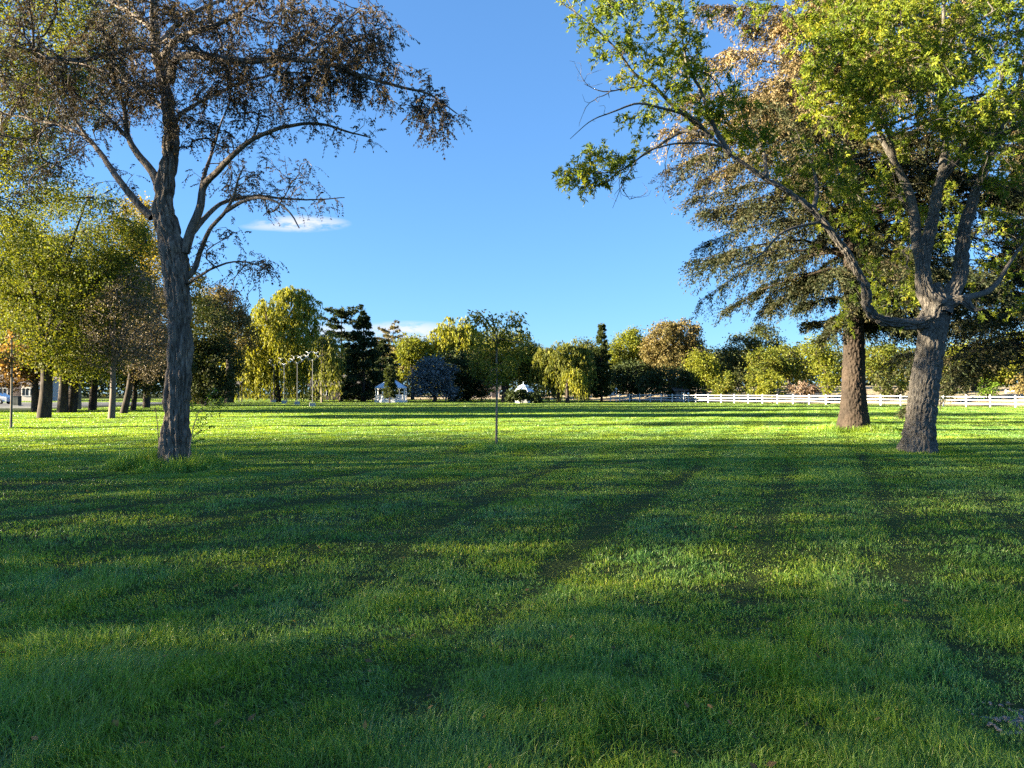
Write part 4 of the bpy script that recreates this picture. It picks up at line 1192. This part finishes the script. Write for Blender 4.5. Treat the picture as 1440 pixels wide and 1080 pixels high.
# ------------------------------------------------------------------ built things
def gazebo(name, label, px, Y, w_px, eave_py, apex_py, base_py, tiers=1, sides=8):
    s = Y / F
    cx = (px - 720) * s; R = w_px * s / 2
    z = lambda py: H0 + (HY - py) * s
    root = empty(name, (cx, Y, 0), label, 'gazebo')
    zb = z(base_py); ze = z(eave_py); za = z(apex_py)
    rot = math.pi / sides
    ang = np.arange(sides) / sides * 2 * math.pi + rot
    mb = MB(); mb.cone((cx, Y), R * 1.02, R * 1.02, -.05, zb, sides, rot); mb.build('floor', M['white'], root)
    for a in ang:
        m = MB(); m.box((cx + R * .94 * math.cos(a), Y + R * .94 * math.sin(a), (zb + ze) / 2 + .05), (.12, .12, ze - zb + .1), a); m.box((cx + R * .94 * math.cos(a), Y + R * .94 * math.sin(a), ze - .14), (.2, .2, .06), a)
        m.build('post', M['white'], root)
    ra = R * .94
    for k in range(sides):
        p = np.array([cx + ra * math.cos(ang[k]), Y + ra * math.sin(ang[k])]); q = np.array([cx + ra * math.cos(ang[(k + 1) % sides]), Y + ra * math.sin(ang[(k + 1) % sides])])
        c = (p + q) / 2; d = q - p; Lg = np.linalg.norm(d); an = math.atan2(d[1], d[0])
        if k == sides * 3 // 4 - 1 and sides == 8 and tiers == 2: continue
        m = MB()
        m.box((*c, zb + .80), (Lg - .14, .09, .07), an); m.box((*c, zb + .12), (Lg - .14, .07, .07), an)
        for t in np.linspace(.06, .94, 15):
            e = p + d * t; m.box((*e, zb + .46), (.05, .035, .61), an)
        m.build('railing', M['white'], root)
        m = MB(); m.box((*c, ze - .08), (Lg - .14, .06, .12), an)
        for t in (.12, .88):
            e = p + d * t; m.box((*e, ze - .215), (.1, .05, .1), an)
        m.build('frieze', M['white'], root)
    Re = R * .92 if tiers == 1 else R * 1.12
    if tiers == 1:
        zc = ze + (za - ze) * .84
        m = MB(); m.cone((cx, Y), Re * 1.08, R * .18, ze, zc, sides, rot); m.cone((cx, Y), Re * 1.08, Re * 1.08, ze - .1, ze - .003, sides, rot)
        for a in ang:
            m.tube([[cx + Re * 1.06 * math.cos(a), Y + Re * 1.06 * math.sin(a), ze + .02], [cx + R * .19 * math.cos(a), Y + R * .19 * math.sin(a), zc + .02]], [.05, .04], 5)
        rf = m.build('roof', M['roofwhite'], root)
        m = MB(); m.cone((cx, Y), R * .14, R * .14, zc - .05, za - .08, sides, rot); m.cone((cx, Y), R * .22, .02, za - .078, za + .28, sides, rot)
        c = m.build('cupola', M['white'], rf); c.parent = rf; c.matrix_parent_inverse = rf.matrix_world.inverted()
        fix_child(c, rf, root)
    else:
        zm = ze + (za - ze) * .52
        m = MB(); m.cone((cx, Y), Re, R * .52, ze, zm, sides, rot); m.cone((cx, Y), Re, Re, ze - .1, ze - .003, sides, rot)
        for a in ang:
            m.tube([[cx + Re * math.cos(a), Y + Re * math.sin(a), ze + .02], [cx + R * .52 * math.cos(a), Y + R * .52 * math.sin(a), zm + .02]], [.05, .04], 5)
        m.build('roof', M['roofwhite'], root)
        m = MB(); m.cone((cx, Y), R * .46, R * .46, zm - .1, zm + .16, sides, rot); m.cone((cx, Y), R * .68, .03, zm + .163, za, sides, rot); m.tube([[cx, Y, za - .05], [cx, Y, za + .35]], [.05, .03], 6)
        m.build('upper_roof', M['roofwhite'], root)
    return root


def fix_child(c, par, root):
    """mesh data of c is relative to root; par sits at root's origin too"""
    c.parent = par
    c.matrix_parent_inverse.identity()
    c.location = (0, 0, 0)


def build_structures():
    # the gently rising dry field beyond the fence
    gx_ = np.linspace(-40, 190, 60); gy_ = np.linspace(0, 1, 24)
    X, T = np.meshgrid(gx_, gy_)
    near = 112 - (X - 17.7) * (51 / 36.1) + 18
    near = np.clip(near, 58, 150) + 6
    Yy = near + T * 150
    Z = .02 + 3.3 * np.clip((X - 5) / 30, 0, 1) * (T * 4 / (1 + T * 3.2)) + .3 * vnoise(X / 9, Yy / 9) * np.clip(T * 6, 0, 1)
    Z = Z * np.clip(T * 12, 0, 1) + gh(X, Yy)
    i = np.arange(23 * 60).reshape(23, 60)[:, :-1].ravel()
    dm, nt, out = new_mat('dry_grass')
    Lk = nt.links.new
    geo = N(nt, 'ShaderNodeNewGeometry'); nz = N(nt, 'ShaderNodeTexNoise', Scale=1.2, Detail=8.0, Roughness=.75); Lk(geo.outputs['Position'], nz.inputs['Vector'])
    r = ramp(nt, [(.3, (.20, .145, .075)), (.55, (.36, .28, .17)), (.75, (.46, .38, .25))]); Lk(nz.outputs['Fac'], r.inputs[0])
    p = N(nt, 'ShaderNodeBsdfPrincipled', Roughness=.95); Lk(r.outputs[0], p.inputs['Base Color'])
    bp = N(nt, 'ShaderNodeBump', Strength=1.0, Distance=.5); Lk(nz.outputs['Fac'], bp.inputs['Height']); Lk(bp.outputs[0], p.inputs['Normal']); Lk(p.outputs[0], out.inputs[0])
    tag(mesh_np('dry_field', np.stack([X, Yy, Z], -1).reshape(-1, 3), [np.stack([i, i + 1, i + 61, i + 60], 1)], dm, smooth=True), 'dry tan field rising gently behind the white fence', 'field', kind='structure')

    # white three-rail fence
    A = np.array([17.3, 124.0]); B = np.array([53.8, 74.2]); D = (B - A) / np.linalg.norm(B - A)
    total = np.linalg.norm(B - A) + 14
    n = int(total / 2.35)
    root = empty('rail_fence', (A[0], A[1], 0), 'long white three rail fence along the far right side of the lawn', 'fence')
    an = math.atan2(D[1], D[0])
    for k in range(n + 1):
        p = A + D * k * 2.35
        m = MB(); g = float(gh(p[0], p[1]))
        m.box((p[0], p[1], g + .58), (.13, .13, 1.36), an); m.cone((p[0], p[1]), .115, .01, g + 1.262, g + 1.33, 4, an + math.pi / 4)
        m.build('post', M['fence'], root)
    for z in (.36, .74, 1.12):
        m = MB()
        for k in range(n):
            c = A + D * (k + .5) * 2.35
            m.box((c[0], c[1], z + float(gh(c[0], c[1])) + rng.normal(0, .008)), (2.35 - .134, .05, .09), an)
        m.build('rail', M['fence'], root)
    # a second length of the same fence beyond, at the far right
    A2 = np.array([64.5, 92.0]); D2 = np.array([.86, -.51])
    root = empty('rail_fence', (A2[0], A2[1], .3), 'short far stretch of white rail fence in the dry field at the right edge', 'fence')
    an = math.atan2(D2[1], D2[0])
    for k in range(6):
        p = A2 + D2 * k * 2.35; m = MB(); m.box((*p, 1.0), (.12, .12, 1.9), an); m.build('post', M['white'], root)
    for z in (1.25, 1.75):
        m = MB()
        for k in range(5):
            c = A2 + D2 * (k + .5) * 2.35; m.box((*c, z), (2.22, .05, .14), an)
        m.build('rail', M['white'], root)

    gazebo('gazebo', 'octagonal white gazebo with pale blue metal roof, behind the slim young spruce', 550, 112, 46, 545, 532, 562.4)
    gazebo('gazebo', 'white gazebo with a two tiered pale blue roof behind dark hedges', 736, 106, 28, 550.6, 540, 562, tiers=2)

    # four poles topped with white bird shapes, each in a block
    poles = [(385, 565.4, 514.5, 'farthest grey pole with white bird shapes on top, beside the big willow trunk'),
             (399.5, 567.2, 513.5, 'grey pole with spread white bird shapes on top in a pale sunlit block'),
             (418, 568.6, 511.0, 'grey pole topped with one broad pale blue winged bird shape'),
             (439.5, 571.4, 507.0, 'nearest and tallest grey pole with a ring of white bird shapes on top')]
    for idx, (px, by, ty, lab) in enumerate(poles):
        Y = depth(by) * .985; s = Y / F
        x = (px - 720) * s; zt = H0 + (HY - ty) * s
        g = float(gh(x, Y))
        root = empty('bird_pole', (x, Y, g), lab, 'sculpture', 'poles topped with white bird shapes')
        m = MB(); m.box((x, Y, g + .2), (.66, .58, .42), .3); m.box((x, Y, g + .475), (.56, .48, .03), .3)
        m.build('base_block', M['concrete'], root)
        m = MB(); m.tube([[x, Y, g + .5], [x, Y, zt]], [.036, .03], 8)
        # two curved arms carrying the birds
        for sg in (-1, 1):
            t = np.linspace(0, 1, 6)[:, None]
            m.tube(np.array([x, Y, zt - .03]) + np.array([sg * .62, .15 * sg, 0]) * t + np.array([0, 0, .42]) * t**2, np.linspace(.03, .022, 6), 6)
        m.build('pole', M['greybar'], root)
        spots = [(-.62, -.15, .42), (.62, .15, .42), (0, 0, .02), (-.5, .2, .8), (.42, -.2, .75)][:(5 if idx in (3, 2) else 4)]
        for bi, (ox, oy, oz) in enumerate(spots):
            bird(np.array([x + ox, Y + oy, zt + oz]), rng.uniform(-.5, .5) + (math.pi if bi % 2 else 0), 1.25 if (idx == 2 and bi == 1) else .7, root, 'roofwhite' if idx == 2 and bi == 1 else 'white')
    # plain steel frame behind the poles
    Y = 116.0; s = Y / F
    x0, x1 = (426.5 - 720) * s, (439 - 720) * s
    root = empty('goal_frame', (x0, Y, 0), 'thin pale steel frame of posts and crossbar behind the bird topped poles', 'frame')
    zt = H0 + (HY - 534) * s
    for x in (x0, x1):
        m = MB(); m.tube([[x, Y, -.05], [x, Y, zt]], .05, 8); m.build('post', M['steel'], root)
    m = MB(); m.tube([[x0 - 1, Y, zt + .05], [x1 + .1, Y, zt + .05]], .045, 8); m.build('crossbar', M['steel'], root)
    x = (403 - 720) * s
    root = empty('marker_post', (x, Y, 0), 'white painted post standing under the willow', 'post')
    m = MB(); m.box((x, Y, 1.6), (.2, .2, 3.3)); m.cone((x, Y), .15, .02, 3.252, 3.4, 4, math.pi / 4); m.build('shaft', M['white'], root)
    # weathered play hut by the black trunk
    Y = 112; s = Y / F; x = (331.5 - 720) * s
    root = empty('play_hut', (x, Y, 0), 'weathered raised timber play hut beside the thick black trunk', 'play hut')
    m = MB()
    for ax in (-.75, .75):
        for ay in (-.6, .6): m.box((x + ax, Y + ay, 1.35), (.12, .12, 2.8))
    m.build('legs', M['greywood'], root)
    m = MB(); m.box((x, Y, 1.42), (1.36, 1.06, .1))
    for t in np.linspace(-.62, .62, 8): m.box((x + t, Y - .72, 1.92), (.09, .03, .85))
    m.box((x, Y - .76, 2.32), (1.66, .04, .1)); m.build('deck_railing', M['greywood'], root)
    m = MB(); rr = np.array([[-1, -.95, 2.75], [1, -.95, 2.75], [1, 0, 3.35], [-1, 0, 3.35], [-1, .95, 2.75], [1, .95, 2.75]]) + [x, Y, 0]
    m.add(np.vstack([rr, rr - [0, 0, .07]]), [[0, 1, 2, 3], [3, 2, 5, 4], [6, 9, 8, 7], [9, 10, 11, 8], [0, 6, 7, 1], [4, 5, 11, 10]]); m.build('roof', M['greywood'], root)

    def house(name, label, px0, px1, Y, eave_py, ridge_py, wall, roof, wins, dpt=8, cat='house', doors=()):
        s = Y / F; x0, x1 = (px0 - 720) * s, (px1 - 720) * s
        ze = H0 + (HY - eave_py) * s; zr = H0 + (HY - ridge_py) * s
        root = empty(name, ((x0 + x1) / 2, Y, 0), label, cat)
        cx = (x0 + x1) / 2; w = x1 - x0
        m = MB(); m.box((cx, Y + dpt / 2, ze / 2 - .1), (w, dpt, ze + .2))
        for xe in (x0 + .02, x1 - .02):
            k = len(m.v)
            m.add([[xe, Y + .05, ze], [xe, Y + dpt - .05, ze], [xe, Y + dpt / 2, zr - .08]], (), [[0, 1, 2]])
        m.build('wall', M[wall], root)
        m = MB(); o = .5
        r = np.array([[x0 - o, Y - o, ze - .12], [x1 + o, Y - o, ze - .12], [x1 + o, Y + dpt / 2, zr], [x0 - o, Y + dpt / 2, zr], [x0 - o, Y + dpt + o, ze - .12], [x1 + o, Y + dpt + o, ze - .12]])
        m.add(np.vstack([r, r + [0, 0, .16]]), [[0, 3, 2, 1], [3, 4, 5, 2], [6, 7, 8, 9], [9, 8, 11, 10], [0, 1, 7, 6], [4, 10, 11, 5], [0, 6, 9, 3], [1, 2, 8, 7], [3, 9, 10, 4], [2, 5, 11, 8]])
        m.build('roof', M[roof], root)
        for (wx, wz, ww, wh) in wins:
            wxx = x0 + w * wx
            m = MB(); m.box((wxx, Y - .03, wz), (ww, .06, wh)); f = m.build('window', M['glass'], root)
            m = MB()
            for sx in (-1, 1): m.box((wxx + sx * (ww / 2 + .05), Y - .05, wz), (.1, .1, wh + .2))
            for sz in (-1, 1): m.box((wxx, Y - .05, wz + sz * (wh / 2 + .05)), (ww, .098, .1))
            m.box((wxx, Y - .065, wz), (.05, .07, wh))
            fr = m.build('frame', M['white'], root); fix_child(fr, f, root)
        for (dx, dw, dh, mt) in doors:
            m = MB(); m.box((x0 + w * dx, Y - .04, dh / 2), (dw, .08, dh)); m.box((x0 + w * dx + dw * .4, Y - .1, dh * .48), (.06, .06, .06)); m.build('door', M[mt], root)
        return root
    house('house', 'dark brown house in deep shade behind the conifers left of the white gazebo', 436, 541, 146, 543, 528, 'darkwood', 'shingle',
          [(.18, 1.6, 1.2, 1.1), (.46, 1.6, 1.6, 1.2), (.72, 1.6, 1.2, 1.1)], doors=[(.88, 1, 2.1, 'white')])
    house('house', 'pale house glimpsed under the dark round headed tree behind the fence', 866, 908, 150, 546, 538, 'plaster', 'shingle', [(.2, 1.4, 1.2, 1.1), (.7, 1.4, 1.2, 1.1)], doors=[(.45, 1, 2.1, 'darkwood')])
    house('shed', 'small grey shed in the shade under the bronze cedar behind the fence', 951, 964, 117, 549, 546, 'greywood', 'shingle', [(.75, 1.2, .4, .5)], dpt=3, cat='shed', doors=[(.3, .85, 1.9, 'greywood')])
    house('house', 'long low pinkish beige building seen in the sunlit gap behind the sapling', 652, 702, 188, 547.5, 543, 'plaster', 'shingle', [(.15, 1.2, 1.4, 1), (.4, 1.2, 1.4, 1), (.65, 1.2, 1.4, 1)], doors=[(.85, 1, 2, 'darkwood')])
    house('house', 'pale house across the street at the far left', 30, 62, 128, 541, 530, 'plaster', 'shingle', [(.2, 1.6, 1.2, 1.3), (.55, 1.6, 1.2, 1.3), (.85, 1.6, 1, 1.3)], doors=[(.7, 1, 2.1, 'darkwood')])
    house('house', 'grey brown house beyond the parked white car at the left edge', -70, 18, 132, 538, 524, 'greywood', 'shingle', [(.6, 1.7, 1.4, 1.2), (.85, 1.7, 1.4, 1.2)], doors=[(.72, 1, 2.1, 'white')])

    # lamps, posts
    for px, Y, ty, lab in ((866.5, 118, 545, 'thin white lamp post with a small lantern at the left end of the fence'), (968, 112, 551.5, 'short white lamp post with a round globe behind the fence')):
        s = Y / F; x = (px - 720) * s; zt = H0 + (HY - ty) * s
        root = empty('lamp_post', (x, Y, 0), lab, 'lamp post')
        m = MB(); m.tube([[x, Y, -.05], [x, Y, .3], [x, Y, zt - .4]], [.09, .05, .045], 8); m.build('post', M['white'], root)
        m = MB()
        a = np.linspace(-1, 1, 7)
        m.tube([[x, Y, zt - .25 + .2 * t] for t in a], .2 * np.sqrt(np.maximum(1 - a**2, .04)), 10); m.build('lantern', M['white'], root, smooth=True)
    Y = 62.0; x = (1322 - 720) / F * Y
    root = empty('signpost', (x, Y, 0), 'thin dark metal post in front of the white fence right of the ash trunk', 'post')
    m = MB(); m.tube([[x, Y, -.05], [x, Y, 1.72]], .035, 8); m.box((x, Y, 1.75), (.12, .1, .06)); m.build('shaft', M['bark_dark'], root)

    # street on the left, with kerb
    x0, x1 = -190, -47.5
    m = MB(); ys = np.array([71., 100.])
    m.add([[x0, ys[0], .02], [x1, ys[0], .02], [x1 - 1, ys[1], .02], [x0, ys[1], .02]], [[0, 1, 2, 3]])
    o = m.build('road', M['asphalt']); tag(o, 'grey asphalt street at the far left beyond the grove', 'road', kind='structure')
    m = MB()
    for yk in (70.9, 100.1): m.box(((x0 + x1) / 2, yk, .03), (x1 - x0, .2, .24))
    tag(m.build('kerb', M['concrete']), 'pale concrete kerb along the street', 'kerb', kind='structure')

    car((-67.5 - 1.2, 93.5), 'white car parked on the street at the left edge, partly behind the sapling')
    # green service box by the street
    Y = 82; s = Y / F; x = (23.5 - 720) * s
    root = empty('service_box', (x, Y, 0), 'dark green metal service box beside the street at the left', 'service box')
    m = MB(); m.box((x, Y, .55), (.75, .6, 1.1)); m.box((x, Y, 1.13), (.83, .68, .06)); m.build('cabinet', M['greenbox'], root)
    m = MB(); m.box((x - .12, Y - .315, .55), (.3, .03, .85)); m.box((x + .22, Y - .315, .55), (.3, .03, .85)); m.build('door', M['greenbox'], root)
    m = MB(); m.box((x, Y, .03), (1, .85, .1)); m.build('plinth', M['concrete'], root)


def bird(c, rz, size, root, mat):
    """a swept pair of curved wings on a slim body"""
    m = MB(); ca, sa = math.cos(rz), math.sin(rz)
    R = np.array([[ca, -sa, 0], [sa, ca, 0], [0, 0, 1]])
    for sg in (-1, 1):
        t = np.linspace(0, 1, 7)
        mid = np.stack([sg * t * .55, -.12 * t**2, .28 * np.sin(t * 2.1)], 1)
        ch = .17 * (1 - .8 * t)
        top = []; 
        for off, dz in ((-1, 0), (1, 0), (1, .03), (-1, .03)):
            top.append(mid + np.stack([np.zeros(7), off * ch, np.full(7, dz)], 1))
        v = np.stack(top, 1).reshape(-1, 3) * size
        q = []
        for k in range(6):
            for j in range(4): q.append([k * 4 + j, k * 4 + (j + 1) % 4, k * 4 + 4 + (j + 1) % 4, k * 4 + 4 + j])
        q.append([0, 3, 2, 1]); q.append([24, 25, 26, 27])
        m.add(v @ R.T + c, q)
    b = np.array([[0, -.38, .05], [0, -.2, .02], [0, .1, .0], [0, .35, .04], [0, .45, .06]]) * size
    m.tube(b @ R.T + c, np.array([.02, .07, .08, .04, .015]) * size, 7)
    m.build('bird', M[mat], root)


def car(pos, label):
    x, y = pos
    root = empty('parked_car', (x, y, .02), label, 'car')
    prof = np.array([[-2.2, .35], [-2.25, .7], [-2.1, .95], [-1.35, 1.02], [-.75, 1.45], [.75, 1.48], [1.5, 1.08], [2.15, 1.0], [2.25, .7], [2.2, .35]])
    n = len(prof); m = MB()
    V = []
    for yy, sc in ((-.88, .96), (-.7, 1.0), (.7, 1.0), (.88, .96)):
        V.append(np.stack([x + prof[:, 0], np.full(n, y + yy), .02 + .35 + (prof[:, 1] - .35) * sc], 1))
    V = np.vstack(V); q = []
    for k in range(3):
        for j in range(n): q.append([k * n + j, k * n + (j + 1) % n, (k + 1) * n + (j + 1) % n, (k + 1) * n + j])
    m.add(V, q)
    for k in (0, 3):
        c = V[k * n:(k + 1) * n].mean(0); m.add(np.vstack([V[k * n:(k + 1) * n], [c]]), (), [[j, (j + 1) % n, n] for j in range(n)])
    m.build('body', M['carwhite'], root)
    m = MB()
    for sy in (-1, 1):
        for a, b, c_, d in (((-1.2, 1.03), (-.1, 1.03), (-.1, 1.38), (-.72, 1.38)), ((.0, 1.03), (1.3, 1.03), (.72, 1.38), (.0, 1.38))):
            pts = [[x + p[0], y + sy * .885, .02 + p[1]] for p in (a, b, c_, d)]
            m.add(pts + [[p[0], p[1] - sy * .03, p[2]] for p in pts], [[0, 1, 2, 3], [4, 7, 6, 5], [0, 4, 5, 1], [1, 5, 6, 2], [2, 6, 7, 3], [3, 7, 4, 0]])
    m.build('window', M['glass'], root)
    for wx in (-1.35, 1.35):
        for wy in (-.82, .82):
            m = MB(); m.tube([[x + wx, y + wy - .11, .35], [x + wx, y + wy + .11, .35]], [.33, .33], 16)
            t = m.build('wheel', M['rubber'], root)
            m = MB(); s_ = 1 if wy > 0 else -1; m.tube([[x + wx, y + wy + s_ * .09, .35], [x + wx, y + wy + s_ * .125, .35]], [.2, .17], 12)
            r = m.build('rim', M['steel'], root); fix_child(r, t, root)
    for sx, mt, nm in ((-2.22, 'redpaint', 'tail_lamp'), (2.2, 'white', 'headlight')):
        for sy in (-.6, .6):
            m = MB(); m.box((x + sx, y + sy, .78), (.1, .36, .16)); m.build(nm, M[mt], root)


def fallen_leaves():
    n = 900
    d = np.exp(rng.uniform(math.log(2.6), math.log(60), n)); x = rng.uniform(-.9, .9, n) * d; y = d
    k = n // 3
    x[:k] = -7.5 + rng.normal(0, 4, k); y[:k] = 15.7 + rng.normal(0, 3, k)
    z = gh(x, y) + rng.uniform(.03, .06, n)
    a = rng.normal(0, 1, (n, 3)) * [1, 1, .35]
    o = leaf_obj('fallen_leaves', M['rust'], None, np.stack([x, y, z], 1), a, rng.uniform(.03, .06, n), rng.uniform(.018, .035, n), side=rng.normal(0, 1, (n, 3)) * [1, 1, .3])
    tag(o, 'scattered small brown leaves fallen on the lawn', 'leaf litter', kind='stuff')


# ------------------------------------------------------------------ build
SHADE += [(-58, -9, 20, 5.2, 'olive'), (-62, -3.5, 21, 5.2, 'olive'), (-57, 2, 20.5, 5, 'dull'), (-63, 7, 20, 5, 'olive'), (-58, 11.6, 19.5, 4.6, 'olive'), (-52, 15, 16.5, 3.6, 'dull'), (-40, -3, 11, 5, 'olive'), (-38, 5, 10.5, 4.5, 'dull'), (-45, 9.6, 18, 3.5, 'olive'), (-61, 18.6, 18, 4.2, 'olive', 4200), (-64, 66, 16, 6, 'olive'), (-78, 80, 17, 7, 'dull'), (-86, 92, 16, 6.5, 'olive'), (-95, 104, 15, 6.5, 'dull'), (-66, 57, 11, 5, 'olive')]  # the sparse unseen crown is added to soften the edge of the shade
build_trees()
distant_woods()
build_structures()
build_grass()
fallen_leaves()
